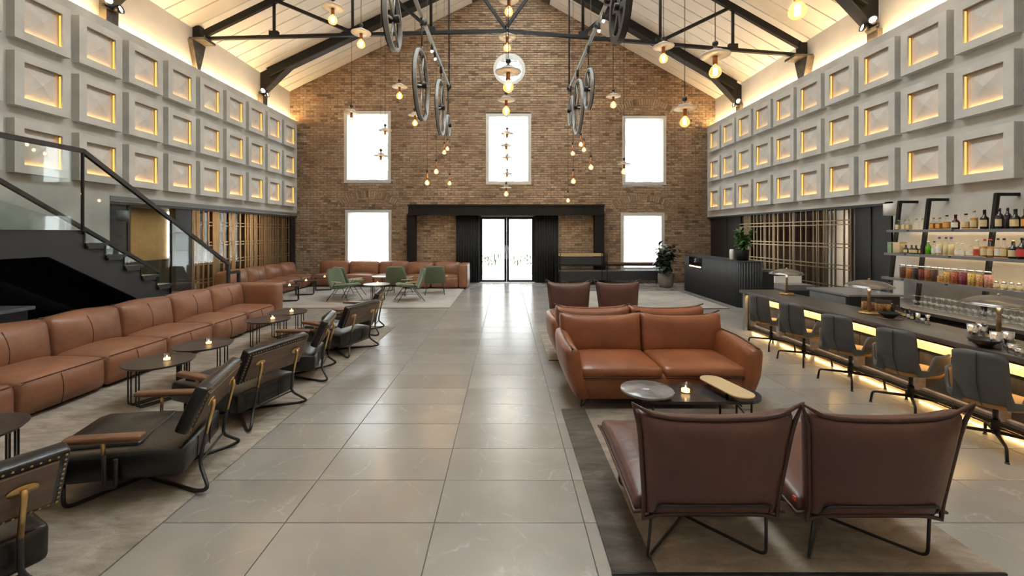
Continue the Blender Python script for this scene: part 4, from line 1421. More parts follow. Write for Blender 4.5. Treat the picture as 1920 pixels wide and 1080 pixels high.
# ------------------------------------------------------------------ plants
def leaf_mesh(name, L, W, m, curl=.25):
    mb = MB(); vs = []; n = 5
    for i in range(n + 1):
        t = i / n
        w = W * math.sin(PI * (t * .92 + .06)) ** .8
        z = curl * L * (t - t * t * 1.6)
        vs += [(-w / 2, L * t, z + .12 * w), (0, L * t, z), (w / 2, L * t, z + .12 * w)]
    fs = []
    for i in range(n):
        a = 3 * i
        fs += [(a, a + 1, a + 4, a + 3), (a + 1, a + 2, a + 5, a + 4)]
    mb.add(vs, fs, True)
    me = mb.mesh(name); me.materials.append(m)
    return me
def plant(label, loc, pot_prof, h0, leafm, stems, nleaf, rad, hgt, seed, pm):
    t = thing('potted_plant', label, 'plant', loc)
    MB().lathe(pot_prof, 28).build('pot', pm, t)
    MB().lathe([(.0001, h0 - .02), (pot_prof[2][0] * .85, h0 - .02), (.0001, h0 - .01)], 20).build('soil', M['stem'], t)
    r = random.Random(seed)
    for s_ in range(stems):
        a = r.uniform(0, 2 * PI); lean = r.uniform(.1, 1) * rad * .55
        top = V((math.cos(a) * lean, math.sin(a) * lean, h0 + hgt * r.uniform(.55, 1)))
        base = V((math.cos(a) * .04, math.sin(a) * .04, h0 - .03))
        stem_ = MB().tube([base, base.lerp(top, .5) + V((0, 0, .04)), top], .008, 5).build('stem', M['stem'], t)
        for k in range(nleaf):
            f = r.uniform(.25, 1.0)
            p = base.lerp(top, f)
            o = link('leaf', leafm, stem_, p)
            o.rotation_euler = (r.uniform(-.5, .9), r.uniform(-.3, .3), r.uniform(0, 2 * PI))
            o.scale = (r.uniform(.75, 1.2),) * 3
    return t
plant('large dark rubber plant in grey stone pot beside the reception counter', (5.32, 14.4, 0), [(.20, 0), (.24, .12), (.26, .3), (.245, .46), (.22, .46), (.20, .42)], .44,
      leaf_mesh('leaf', .30, .135, M['leaf_dark']), 11, 15, .80, .98, 4, M['pot'])
plant('leafy green plant in dark pot on the reception counter', (5.88, 10.75, hh), [(.12, 0), (.14, .02), (.15, .26), (.14, .27), (.13, .26), (.12, .24)], .26,
      leaf_mesh('leaf', .17, .07, M['leaf']), 12, 15, .42, .50, 8, M['steel'])
tag(MB().lathe([(.04, 0), (.055, .02), (.055, .22), (.045, .27), (.04, .27), (.045, .2), (.0001, .03)], 18).build('vase', M['white'], None, (5.72, 10.95, hh)), 'small white vase beside the plant on the reception counter', 'vase')

# ------------------------------------------------------------------ low shelf by the brick wall
sh = thing('console_shelf', 'dark steel console shelf with wooden tops against the brick wall', 'shelf', (0, 0, 0))
def cxp(p): return (p - 949) * 15.1 / 810
def czp(p): return 1.8 - (p - 437) * 15.1 / 810
for px, pt_ in ((1042, 474), (1050, 474), (1127, 474), (1137, 474), (1234, 496), (1242, 496)):
    for y in (14.98, 15.3):
        MB().box(cxp(px) - .012, cxp(px) + .012, y - .012, y + .012, 0, czp(pt_)).build('post', M['steel'], sh)
MB().box(cxp(1048), cxp(1129), 14.98, 15.3, czp(480), czp(475)).build('wood_top', M['oak'], sh)
MB().box(cxp(1050), cxp(1129), 14.99, 15.02, czp(496), czp(481)).build('upper_panel', M['charcoal'], sh)
MB().box(cxp(1042), cxp(1242), 14.97, 15.32, czp(498), czp(495.5)).build('rail', M['steel'], sh)
MB().box(cxp(1138), cxp(1238), 14.98, 15.3, czp(495), czp(491.5)).build('wood_ledge', M['arm_wood'], sh)
MB().box(cxp(1050), cxp(1233), 14.98, 15.02, czp(525), czp(508)).build('lower_panel', M['charcoal'], sh)
MB().box(cxp(1048), cxp(1240), 14.98, 15.3, czp(508), czp(506.5)).build('lower_shelf', M['grey_shelf'], sh)
# ------------------------------------------------------------------ bar counter
XE, XB, HC = 4.37, 5.05, .74
bar = thing('bar_counter', 'long bar counter with dark top, glowing band and stone front', 'bar', (0, 0, 0))
MB().cushion(((XE + XB) / 2, 4.4, HC - .025), (XB - XE, 7.4, .05), .006, (1, 1, 1)).build('counter_top', M['counter'], bar)
MB().box(4.56, 4.60, .8, 8.0, .53, .685).build('glow_band', M['onyx'], bar)
MB().box(4.46, 4.49, .8, 8.0, .668, .683).build('led_strip', M['led_band'], bar)
MB().box(4.44, 4.455, .8, 8.0, .655, .69).build('led_cover', M['steel'], bar)
for k in range(9):
    y0 = .8 + k * .8
    MB().box(4.585, 4.66, y0 + .008, y0 + .792, .10, .53).build('stone_panel', M['stone_bar'], bar)
    MB().box(4.50, 4.62, y0 + .72, y0 + .80, .03, .30).build('stone_pier', M['stone_pink'], bar)
MB().box(4.53, 4.70, .8, 8.0, .02, .11).build('foot_ledge', M['stone_pink'], bar)
MB().box(4.46, 4.53, .8, 8.0, .05, .085).build('plinth', M['steel'], bar)
MB().box(4.515, 4.525, .8, 8.0, .036, .048).build('floor_led', M['led_floor'], bar)
MB().box(XE + .04, XE + .09, 7.98, 8.05, 0, HC - .05).build('end_leg', M['grey_shelf'], bar)
MB().box(XE + .09, XB - .05, 8.0, 8.03, 0, HC - .05).build('end_panel', M['steel_grey'], bar)
MB().box(XB - .06, XB, .8, 8.0, 0, HC - .05).build('rear_panel', M['steel_grey'], bar)
MB().box(XB - .10, XB + .12, 3.0, 6.4, HC - .05, HC - .02).build('drip_rail', M['chrome'], bar)

bb = thing('back_counter', 'dark back counter under the bottle shelves', 'counter', (0, 0, 0))
MB().box(6.35, 7.30, .8, 7.9, 0, .56).build('body', M['dark_panel'], bb)
MB().cushion((6.80, 4.35, .585), (1.0, 7.1, .05), .005, (1, 1, 1)).build('top', M['counter'], bb)
MB().box(7.27, 7.305, .8, 7.9, .61, .98).build('splashback', M['grey_shelf'], bb)
MB().box(6.33, 6.35, 4.0, 6.2, .06, .50).build('fridge_door', M['black_gloss'], bb)
ws = thing('work_station', 'low dark work station between the bar and lattice', 'counter', (5.75, 7.35, 0))
MB().box(-.35, .45, -.55, .35, 0, .80).build('body', M['dark_panel'], ws)
MB().box(-.38, .48, -.58, .38, .80, .83).build('top', M['grey_shelf'], ws)
MB().box(-.37, -.35, -.5, .3, .1, .78).build('door', M['grey_shelf'], ws)
tagp = thing('open_menu_box', 'open grey boxes with lids beside the bar end', 'box', (5.55, 8.35, 0))
MB().box(-.25, .25, -.2, .2, 0, .72).build('stand', M['charcoal'], tagp)
MB().box(-.25, .25, -.2, .2, .72, .82).build('tray', M['grey_shelf'], tagp)
MB().box(-.25, .27, .16, .20, .82, .95).build('lid', M['white'], tagp)

# ------------------------------------------------------------------ bar stools
def stool(label, loc, rz):
    t = thing('bar_stool', label, 'stool', loc, rz, 'grey bar stools')   # faces +x
    def shell(off, th, name, m, inset=0.0):
        nphi, nt_ = 72, 10
        vs = []; fs = []
        for side in (0, 1):
            for i in range(nphi + 1):
                ph = -128 + 256 * i / nphi
                ap = abs(ph)
                a = math.radians(ph)
                sback = 1 - min(1, max(0, (ap - 32) / 5)); sback = sback * sback * (3 - 2 * sback)
                arm = min(1, max(0, (ap - 50) / 12)) * min(1, max(0, (128 - ap) / 16)) ** .5
                ztop = max(.475 + .375 * sback * (1 - .11 * (ap / 34) ** 4), .475 + .145 * arm) - inset
                for j in range(nt_ + 1):
                    q = j / nt_
                    z = .375 + (ztop - .375) * q
                    rad = .155 + .115 * min(1, q * 2.2) ** .7 + .02 * q * sback + off + (th if side else 0)
                    vs.append((-math.cos(a) * rad * (1.0 + .05 * q * sback) - .02, math.sin(a) * rad * 1.0, z))
        Q = (nphi + 1) * (nt_ + 1)
        for i in range(nphi):
            for j in range(nt_):
                a = i * (nt_ + 1) + j; b = a + nt_ + 1
                fs.append((a, b, b + 1, a + 1)); fs.append((Q + a, Q + a + 1, Q + b + 1, Q + b))
            a = i * (nt_ + 1) + nt_; b = a + nt_ + 1
            fs.append((a, b, Q + b, Q + a))
        for i in (0, nphi):
            for j in range(nt_):
                a = i * (nt_ + 1) + j
                fs.append((a, a + 1, Q + a + 1, Q + a))
        mb = MB(); mb.add(vs, fs, True)
        return mb.build(name, m, t)
    sh_ = shell(0, .022, 'shell', M['leather_grey'])
    shell(-.012, .010, 'lining', M['leather_caramel'], .012)
    seam = [(-.02 - (.155 + .115 * min(1, q * 2.2) ** .7 + .044) * (1 + .05 * q) , 0, .375 + .465 * q) for q in [k / 12 for k in range(13)]]
    MB().tube(seam, .004, 5).build('seam', M['black'], sh_)
    MB().lathe([(.0001, .365), (.16, .365), (.235, .385), (.245, .41), (.225, .43), (.0001, .44)], 28).build('seat', M['leather_caramel'], t)
    MB().lathe([(.0001, .355), (.10, .355), (.165, .372), (.0001, .374)], 20).build('seat_plate', M['black'], t)
    MB().tube([(0, 0, .12), (0, 0, .24)], .028, 12).build('post', M['steel'], t)
    MB().tube([(0, 0, .24), (0, 0, .36)], .019, 12).build('gas_lift', M['black'], t)
    for k in range(4):
        a = k * PI / 2 + .5
        c, s_ = math.cos(a), math.sin(a)
        pts = rounded([(c * .01, s_ * .01, .135), (c * .30, s_ * .30, .118), (c * .315, s_ * .315, .006)], .03, 4)
        lg = MB().tube(pts, [.016] + [.011] * (len(pts) - 1), 8).build('leg', M['steel'], t)
        MB().lathe([(.0001, 0), (.016, 0), (.014, .012), (.0001, .012)], 10, (c * .315, s_ * .315, 0)).build('glide', M['black'], lg)
    return t
ss = [(4.10, 3.62, 'grey bar stool closest to the viewer at the bar'), (4.14, 4.42, 'grey bar stool second from the viewer at the bar'), (4.12, 5.17, 'grey bar stool in the middle of the row of five'),
      (4.15, 6.02, 'grey bar stool fourth from the viewer at the bar'), (4.17, 6.80, 'grey bar stool farthest along, near the bar end')]
ST0 = None
for x, y, l in ss:
    if ST0 is None: ST0 = stool(l, (x, y, 0), .42)
    else: dup(ST0, (x, y, 0), .42 + .05 * ((x * 37) % 1), l)

# ------------------------------------------------------------------ bar lamps
def bar_lamp(label, loc):
    t = thing('table_lamp', label, 'lamp', loc, 0, 'domed brass bar lamps')
    MB().lathe([(.0001, 0), (.11, 0), (.11, .022), (.095, .03), (.0001, .03)], 28).build('base', M['brass'], t)
    MB().lathe([(.0001, .03), (.019, .03), (.019, .36), (.0001, .36)], 14).build('pole', M['bronze'], t)
    MB().lathe([(.265, .352), (.262, .365), (.22, .395), (.15, .424), (.07, .44), (.02, .444), (.0001, .444)], 40).build('dome', M['smoke_dome'], t)
    MB().lathe([(.255, .350), (.268, .352), (.268, .358), (.255, .356)], 40).build('dome_rim', M['chrome'], t)
    MB().lathe([(.0001, .444), (.012, .444), (.012, .46), (.0001, .462)], 12).build('finial', M['brass'], t)
    MB().lathe([(.0001, .335), (.045, .337), (.045, .35), (.0001, .352)], 16).build('diffuser', M['led_white'], t)
    return t
B0 = bar_lamp('domed brass lamp on the bar closest to the viewer', (4.87, 4.27, HC))
dup(B0, (4.78, 5.69, HC), 0, 'domed brass lamp on the bar beside the snack jars')
dup(B0, (4.85, 7.47, HC), 0, 'domed brass lamp at the far end of the bar')

# ------------------------------------------------------------------ ladder shelf for bottles
ls = thing('bottle_shelf', 'leaning black steel ladder shelf with three grey boards behind the bar', 'shelf', (0, 0, 0))
SZ = (1.86, 1.45, 1.02)
for y in (7.68, 7.15, 6.16, 5.16):
    MB().beam((7.0, y, 2.36), (6.80, y, .61), .05, .045, (0, 1, 0)).build('upright', M['steel'], ls)
    MB().box(6.98, 7.31, y - .022, y + .022, 2.33, 2.375).build('wall_hook', M['steel'], ls)
SX = []
for z in SZ:
    xf = 6.80 + (z - .61) / 1.75 * .20 - .06
    SX.append(xf)
    b_ = MB().box(xf, 7.22, 3.6, 7.82, z - .03, z).build('board', M['grey_shelf'], ls)
    MB().box(7.225, 7.24, 3.6, 7.8, z - .015, z - .005).build('led_strip', M['led_shelf'], b_)
    MB().box(xf + .03, xf + .05, 3.6, 7.8, z - .036, z - .030).build('added_front_strip', M['added_front_glow'], b_)  # strip added under the front edge to light the jar contents
    MB().box(xf, xf + .008, 3.6, 7.82, z - .045, z - .030).build('front_lip', M['grey_shelf'], b_)
    for y in (7.4, 6.66):
        MB().box(xf - .004, xf + .01, y - .02, y + .02, z - .028, z - .004).build('clip', M['black'], b_)

def tglass(name, c, rough=.06):
    return thin_glass(name, c, 1.5, rough)
GL = {'clear': M['jar_glass'], 'amber': tglass('amber_glass', (.75, .36, .06)), 'brown': tglass('brown_glass', (.22, .07, .02)), 'red': tglass('red_glass', (.35, .03, .02)),
      'green': tglass('green_glass', (.45, .75, .2)), 'dark': P('dark_bottle', (.012, .010, .008), .08), 'pale': tglass('pale_glass', (.95, .85, .6))}
LQ = {'amber': P('whisky', (.50, .20, .03), .1), 'brown': P('rum', (.13, .04, .015), .1), 'pale': P('pale_liquor', (.72, .55, .28), .1), 'green': P('absinthe', (.35, .5, .08), .1), 'red': P('bitters', (.20, .02, .015), .1)}
LB = {'cream': P('label_cream', (.66, .52, .28), .7), 'white': P('label_white', (.75, .72, .66), .7), 'red': P('label_red', (.55, .05, .04), .6), 'orange': P('label_orange', (.70, .34, .07), .6), 'dark': P('label_dark', (.03, .025, .02), .6)}
CP = {'black': M['black'], 'gold': M['brass'], 'red': P('cap_red', (.45, .03, .03), .4), 'blue': P('cap_blue', (.03, .05, .22), .4), 'green': P('cap_green', (.22, .45, .03), .5), 'white': M['white'], 'cork': P('cap_cork', (.45, .28, .13), .8)}
CW = {'amber': 'amber', 'brown': 'brown', 'pale': 'pale gold', 'clear': 'clear', 'green': 'green', 'dark': 'black', 'red': 'dark red'}
BC = {}
def bottle_parts(kind, h, w, glass, liq, lab, cap):
    key = (kind, round(h, 3), round(w, 3), glass, liq, lab, cap)
    if key in BC: return BC[key]
    r = w / 2
    if kind == 'slim': pr = [(r * .9, 0), (r, .01), (r, h * .60), (r * .8, h * .68), (r * .38, h * .76), (r * .34, h * .94)]
    elif kind == 'dumpy': pr = [(r * .85, 0), (r, h * .06), (r, h * .45), (r * .75, h * .58), (r * .36, h * .66), (r * .33, h * .90)]
    else: pr = [(r * .92, 0), (r, .01), (r, h * .52), (r * .92, h * .58), (r * .4, h * .67), (r * .36, h * .92)]
    n = 4 if kind == 'square' else 14
    def lat(p, n=n):
        mb = MB()
        if n == 4:
            p = [(a * 1.3 if i < 4 else a, z) for i, (a, z) in enumerate(p)]
            mb.lathe(p, 4, smooth=False)
            R = Matrix.Rotation(PI / 4, 4, 'Z'); mb.v = [tuple(R @ V(q)) for q in mb.v]
        else: mb.lathe(p, n)
        return mb
    g = lat(pr).mesh('bottle'); g.materials.append(GL[glass])
    out = [('body', g)]
    if liq:
        k = .97
        lp = [(.0001, .006)] + [(a * .9, max(z, .006)) for a, z in pr[:3]] + [(.0001, pr[2][1])]
        mm = MB(); mm.lathe(lp, 12 if n != 4 else 4, smooth=n != 4)
        if n == 4:
            R = Matrix.Rotation(PI / 4, 4, 'Z'); mm.v = [tuple(R @ V((q[0] * 1.3, q[1] * 1.3, q[2]))) for q in mm.v]
        me = mm.mesh('liquor'); me.materials.append(LQ[liq]); out.append(('liquor', me))
    if lab:
        mm = MB()
        if n == 4: mm.box(-r * .96, -r * .93, -r * .7, r * .7, h * .12, h * .46)
        else:
            vs = []; fs = []
            for i in range(9):
                a = PI - 1.25 + 2.5 * i / 8
                vs += [((r + .0015) * math.cos(a), (r + .0015) * math.sin(a), h * .12), ((r + .0015) * math.cos(a), (r + .0015) * math.sin(a), h * .47)]
            for i in range(8): fs.append((2 * i, 2 * i + 2, 2 * i + 3, 2 * i + 1))
            mm.add(vs, fs, True)
        me = mm.mesh('label'); me.materials.append(LB[lab]); out.append(('label', me))
    mm = MB(); cr = r * .40
    mm.lathe([(.0001, h * .90), (cr, h * .90), (cr, h), (.0001, h)], 10)
    me = mm.mesh('cap'); me.materials.append(CP[cap]); out.append(('cap', me))
    BC[key] = out
    return out
def put_bottle(x, y, z, spec, label, group):
    t = thing('bottle', label, 'bottle', (x, y, z), 0, group)
    for nm, me in bottle_parts(*spec): link(nm, me, t)
def ypos(px, X): return 810 * X / (px - 949)
top = [(165, 'square', .17, .075, 'clear', 'pale', 'cream', 'cork'), (235, 'square', .17, .075, 'clear', 'pale', 'cream', 'cork'), (298, 'square', .17, .075, 'clear', 'pale', 'cream', 'cork'), (385, 'slim', .185, .075, 'clear', None, None, 'green'), (468, 'slim', .185, .07, 'clear', None, None, 'green'),
       (600, 'square', .19, .085, 'clear', 'amber', 'orange', 'cork'), (688, 'square', .19, .085, 'clear', 'amber', 'orange', 'cork'), (765, 'round', .225, .095, 'clear', 'amber', 'orange', 'black'), (890, 'dumpy', .225, .10, 'red', 'brown', 'white', 'black'), (1010, 'dumpy', .235, .10, 'clear', 'amber', 'cream', 'black'),
       (1125, 'slim', .275, .09, 'clear', 'amber', 'cream', 'cork'), (1245, 'round', .28, .095, 'brown', 'brown', 'cream', 'black'), (1445, 'slim', .29, .085, 'dark', None, 'cream', 'black'), (1508, 'slim', .29, .075, 'dark', None, None, 'black'), (1560, 'round', .27, .105, 'dark', None, 'cream', 'black'),
       (1632, 'round', .27, .07, 'dark', None, 'orange', 'black'), (1683, 'round', .30, .09, 'amber', 'amber', 'orange', 'black'), (1745, 'round', .30, .09, 'amber', 'brown', 'orange', 'black'), (1810, 'slim', .29, .09, 'brown', 'brown', 'cream', 'black'), (1880, 'round', .28, .09, 'amber', 'amber', 'cream', 'gold')]
mid = [(262, 'round', .145, .075, 'dark', None, 'cream', 'black'), (326, 'round', .145, .075, 'dark', None, 'cream', 'black'), (388, 'round', .145, .07, 'dark', None, 'cream', 'black'), (448, 'round', .145, .07, 'dark', None, 'orange', 'black'), (542, 'slim', .22, .075, 'green', 'green', None, 'white'),
       (612, 'round', .22, .075, 'clear', 'pale', 'white', 'black'), (685, 'slim', .29, .085, 'clear', 'pale', 'white', 'blue'), (742, 'slim', .29, .08, 'clear', 'pale', None, 'blue'), (802, 'slim', .29, .08, 'clear', 'pale', None, 'blue'), (858, 'dumpy', .20, .07, 'clear', None, 'white', 'white'), (920, 'dumpy', .195, .075, 'clear', 'pale', 'white', 'white'),
       (990, 'dumpy', .17, .105, 'clear', 'pale', 'white', 'gold'), (1075, 'slim', .25, .075, 'clear', 'pale', 'red', 'white'), (1155, 'slim', .265, .085, 'clear', 'amber', 'cream', 'red'), (1213, 'slim', .265, .075, 'clear', 'amber', 'cream', 'red'), (1258, 'round', .28, .07, 'clear', 'amber', 'white', 'black'), (1325, 'round', .28, .08, 'clear', 'amber', 'cream', 'black'),
       (1450, 'round', .25, .095, 'dark', None, 'cream', 'gold'), (1560, 'round', .29, .105, 'dark', None, 'red', 'black'), (1665, 'round', .28, .095, 'dark', None, 'cream', 'gold'), (1745, 'round', .28, .09, 'dark', None, 'red', 'red'), (1825, 'slim', .27, .09, 'brown', 'brown', 'cream', 'gold')]
def row(lst, X, z, nm, grp):
    last = None
    for i, b in enumerate(lst):
        y = ypos(1660 + b[0] / 6.75, X)
        w = b[3]
        xx = X + (0 if i % 2 == 0 else .012)
        if last is not None and last - y < (w + lw) / 2 * 1.12:
            y = last - (w + lw) / 2 * 1.12
        last = y; lw = w
        cc = CW[b[5] or ('dark' if b[4] == 'dark' else b[4])]
        put_bottle(xx, y, z, tuple(b[1:]), '%s bottle with %s cap, %s from the dark post on the %s bar shelf' % (cc, b[7], ORD[i], nm), grp)
row(top, 6.93, SZ[0], 'top', 'bottles on the top bar shelf')
row(mid, 6.90, SZ[1], 'middle', 'bottles on the middle bar shelf')
bx = thing('tin_box', 'square gold tin at the post end of the middle bar shelf', 'tin', (6.90, ypos(1660 + 180 / 6.75, 6.9), SZ[1]))
MB().cushion((0, 0, .095), (.12, .14, .19), .01, (1, 1, 1)).build('body', M['gold_top'], bx)
MB().box(-.062, .062, -.072, .072, .175, .19).build('lid', M['brass'], bx)
gx = thing('green_box', 'slim green carton at the post end of the middle bar shelf', 'box', (6.90, ypos(1660 + 92 / 6.75, 6.9) + .01, SZ[1]))
MB().box(-.05, .05, -.04, .04, 0, .19).build('carton', P('carton_green', (.25, .33, .20), .6), gx)
# jars with dry goods
FILL = [('cocoa brown', (.10, .035, .015)), ('orange brown', (.30, .11, .03)), ('black', (.015, .013, .012)), ('dark red', (.16, .03, .02)), ('rust', (.26, .08, .03)), ('deep brown', (.09, .03, .02)), ('honey', (.45, .22, .07)),
        ('golden', (.52, .27, .07)), ('speckled red', (.32, .07, .03)), ('purple', (.20, .03, .06)), ('yellow', (.55, .33, .09)), ('orange peel', (.58, .26, .10)), ('pink', (.50, .20, .15))]
JU = [225, 305, 390, 450, 525, 605, 695, 785, 885, 990, 1095, 1205, 1285]
jm = MB(); jm.lathe([(.0001, 0), (.046, 0), (.048, .008), (.048, .20), (.044, .215)], 18); jme = jm.mesh('jar'); jme.materials.append(M['jar_glass'])
jl = MB(); jl.lathe([(.0001, .212), (.05, .212), (.05, .235), (.0001, .237)], 18); jle = jl.mesh('lid'); jle.materials.append(M['chrome'])
def fill_mat(nm, c):
    m, nt, b = newmat('fill_' + nm.replace(' ', '_'))
    b.inputs['Roughness'].default_value = .6
    vo = nt.nodes.new('ShaderNodeTexVoronoi'); vo.inputs['Scale'].default_value = 55
    lnk(nt, coords(nt, 'Object'), vo.inputs['Vector'])
    lnk(nt, ramp(nt, vo.outputs[0], [(.1, [min(1, x * 2.4) for x in c]), (.6, [min(1, x * 1.6) for x in c]), (.9, [x * .4 for x in c])]), b.inputs['Base Color'])
    bump(nt, b, vo.outputs[0], .6, .01)
    return m
last = None
for i, u in enumerate(JU):
    y = ypos(1660 + u / 6.75, 6.86)
    if last is not None and last - y < .103: y = last - .103
    last = y
    nm, c = FILL[i]
    t = thing('storage_jar', 'glass jar of %s dry goods, %s from the post on the lowest shelf' % (nm, ORD[i]), 'jar', (6.86, y, SZ[2]), 0, 'dry goods jars on the lowest bar shelf')
    link('glass_body', jme, t); link('lid', jle, t)
    fh = .10 if i == 6 else .185
    MB().lathe([(.0001, .004), (.044, .006), (.044, fh), (.02, fh + .008), (.0001, fh + .006)], 14).build('contents', fill_mat(nm, c), t)
for i in range(7):
    y = ypos(1868 + i * 14.5, 6.86)
    t = thing('sugar_shaker', 'small glass shaker with metal lid, %s from the jars on the lowest shelf' % ORD[i], 'shaker', (6.86, y, SZ[2]), 0, 'small glass shakers on the lowest bar shelf')
    MB().lathe([(.0001, 0), (.032, 0), (.042, .03), (.04, .06), (.025, .085)], 14).build('glass_body', M['jar_glass'], t)
    MB().lathe([(.0001, .005), (.03, .005), (.036, .04), (.0001, .042)], 12).build('contents', LQ['pale'], t)
    MB().lathe([(.026, .083), (.026, .10), (.010, .115), (.0001, .116)], 12).build('lid', M['chrome'], t)
    MB().tube([(0, .01, .112), (-.02, .03, .14)], .004, 5).build('spout', M['brass'], t)

# upturned wine glasses on the back counter
wg = MB(); wg.lathe([(.030, 0), (.036, .03), (.040, .06), (.034, .09), (.012, .105), (.004, .11), (.004, .17), (.008, .175), (.033, .18), (.033, .183), (.0001, .184)], 14)
wgm = wg.mesh('wine_glass'); wgm.materials.append(thin_glass('wine_glass', (.95, .97, .97), 2.1))
n = 0
for rowi, X in enumerate((6.62, 6.74)):
    for k in range(17):
        y = 7.0 - .092 * k - rowi * .045
        o = link('wine_glass', wgm, None, (X, y, .61))
        tag(o, '%s upturned wine glass from the post in the %s row on the back counter' % (ORD[k].capitalize(), ('front', 'rear')[rowi]), 'glass', 'upturned wine glasses on the back counter')
for k in range(4):
    o = link('wine_glass', wgm, None, (6.0 - .0 + (k % 2) * .1, 7.2 - .11 * k, .83))
    tag(o, 'upturned wine glass on the dark work station, %s from the lattice' % ORD[k], 'glass', 'upturned glasses on the work station')

# things on the bar top
for i, (px, py, nm, c, h) in enumerate(((1616, 578, 'pretzels', (.42, .20, .07), .17), (1630, 579, 'pink nuts', (.45, .20, .12), .16), (1641, 582, 'mixed nuts', (.42, .22, .08), .16), (1657, 582, 'crackers', (.48, .25, .09), .15))):
    y = (1.8 - HC) * 810 / (py + 4 - 437); x = (px - 949) * y / 810
    t = thing('snack_jar', 'rounded glass jar of %s on the bar by the lamp' % nm, 'jar', (x + .05, y, HC), 0, 'snack jars on the bar')
    r = .050 if i != 1 else .036
    MB().lathe([(.0001, 0), (r * .85, 0), (r, .02), (r, h * .75), (r * .8, h * .9), (r * .8, h)], 18).build('glass_body', M['jar_glass'], t)
    MB().lathe([(.0001, .005), (r * .9, .01), (r * .9, h * .7), (.0001, h * .74)], 14).build('contents', fill_mat(nm, c), t)
    MB().lathe([(r * .8, h), (r * .84, h + .005), (r * .84, h + .012), (.0001, h + .014)], 18).build('lid', M['jar_glass'], t)
def on_bar(px, py):
    y = (1.8 - HC) * 810 / (py - 437)
    return ((px - 949) * y / 810, y, HC)
def bowl(label, px, py, s=1.0):
    t = thing('bowl', label, 'bowl', on_bar(px, py), 0)
    mb = MB(); mb.lathe([(.03, 0), (.05, .01), (.10, .055), (.115, .075), (.108, .074), (.09, .05), (.04, .016), (.0001, .014)], 24)
    mb.v = [(a * s, b * s, c * s) for a, b, c in mb.v]
    mb.build('dish', M['black'], t)
    MB().lathe([(.0001, .001), (.13 * s, .001), (.135 * s, .006), (.0001, .007)], 24).build('board', M['arm_wood'], t) if s < 1.05 else None
    return t
bowl('black bowl on a wooden board beside the snack jars', 1667, 597)
bowl('black triangular bowl beside the metal shakers', 1846, 651, 1.06)
small = [(1672, 587, 'dark', None, 'dark', 'gold', .13), (1683, 590, 'clear', 'red', 'white', 'red', .12), (1690, 592, 'brown', 'brown', 'cream', 'black', .11), (1697, 594, 'dark', None, 'cream', 'black', .10), (1705, 597, 'red', 'red', 'white', 'black', .12), (1711, 599, 'brown', 'brown', 'cream', 'black', .09)]
for i, (px, py, g_, l_, lb_, cp_, h) in enumerate(small):
    put_bottle(*on_bar(px, py), ('round', h, .045, g_, l_, lb_, cp_), '%s small bitters bottle from the black bowl on the bar' % ORD[i].capitalize(), 'bitters bottles on the bar')
def metal_cup(label, px, py, h, r0, r1, cat='cocktail shaker', nm='shaker_tin'):
    t = thing(nm, label, cat, on_bar(px, py), 0, 'metal bar tools')
    MB().lathe([(r0, 0), (r1, h), (r1 * .97, h), (r0 * .94, .006), (.0001, .005)], 22).build('cup', M['chrome'], t)
    MB().lathe([(r1, h - .006), (r1 * 1.03, h - .003), (r1, h)], 22).build('rim', M['chrome'], t)
metal_cup('slim metal canister beside the bitters bottles', 1721, 604, .11, .022, .022, 'canister', 'canister')
metal_cup('small metal cup between canister and jigger', 1730, 606, .06, .018, .024, 'cup', 'metal_cup')
jg = thing('jigger', 'hourglass metal jigger standing on the bar', 'jigger', on_bar(1740, 609))
MB().lathe([(.024, 0), (.008, .055), (.008, .06), (.024, .115), (.022, .115), (.006, .06)], 18).build('cone', M['chrome'], jg)
MB().lathe([(.009, .052), (.011, .0575), (.009, .063)], 14).build('waist_ring', M['brass'], jg)
for i, (px, py, h) in enumerate(((1824, 640, .17), (1841, 636, .16), (1868, 655, .16), (1890, 652, .15))):
    metal_cup('tall steel shaker tin, %s in the row at the bar front lamp' % ORD[i], px, py, h, .032, .044)
metal_cup('short steel cup behind the bar lamp base', 1900, 662, .08, .035, .04, 'cup', 'metal_cup')
metal_cup('short steel cup at the frame edge on the bar', 1914, 668, .07, .035, .04, 'cup', 'metal_cup')
# ------------------------------------------------------------------ globe pendants
def ceil_z(x):
    if x < AP[0]: return EL[1] + (x - EL[0]) * (AP[1] - EL[1]) / (AP[0] - EL[0])
    return ER[1] + (ER[0] - x) * (AP[1] - ER[1]) / (ER[0] - AP[0])
pm = {}
def pmesh(nm, mb, m):
    me = mb.mesh(nm); me.materials.append(m); pm[nm] = me
pmesh('bulb', MB().lathe([(.018, .078), (.024, .066), (.045, .045), (.060, .015), (.0625, -.005), (.058, -.03), (.04, -.052), (.018, -.062), (.0001, -.064)], 18), M['bulb_glass'])
fb_ = MB()
for k in range(6):
    a = k * PI / 3
    fb_.tube([(.016 * math.cos(a), .016 * math.sin(a), -.034), (.020 * math.cos(a), .020 * math.sin(a), .034)], .0042, 5)
pmesh('filament', fb_, M['filament'])
pmesh('socket', MB().lathe([(.0001, .076), (.024, .076), (.024, .165), (.019, .17), (.019, .26), (.0001, .26)], 14), M['copper'])
pmesh('shade_disc', MB().lathe([(.022, .168), (.15, .172), (.152, .178), (.15, .181), (.022, .19)], 32), M['disc'])
pmesh('upper_disc', MB().lathe([(.02, .215), (.075, .218), (.075, .224), (.02, .226)], 24), M['disc'])
pmesh('ball_joint', MB().ball((0, 0, .30), .032, 14, 8), M['black'])
pmesh('neck', MB().lathe([(.0001, .258), (.012, .258), (.012, .33), (.0001, .33)], 10), M['copper'])
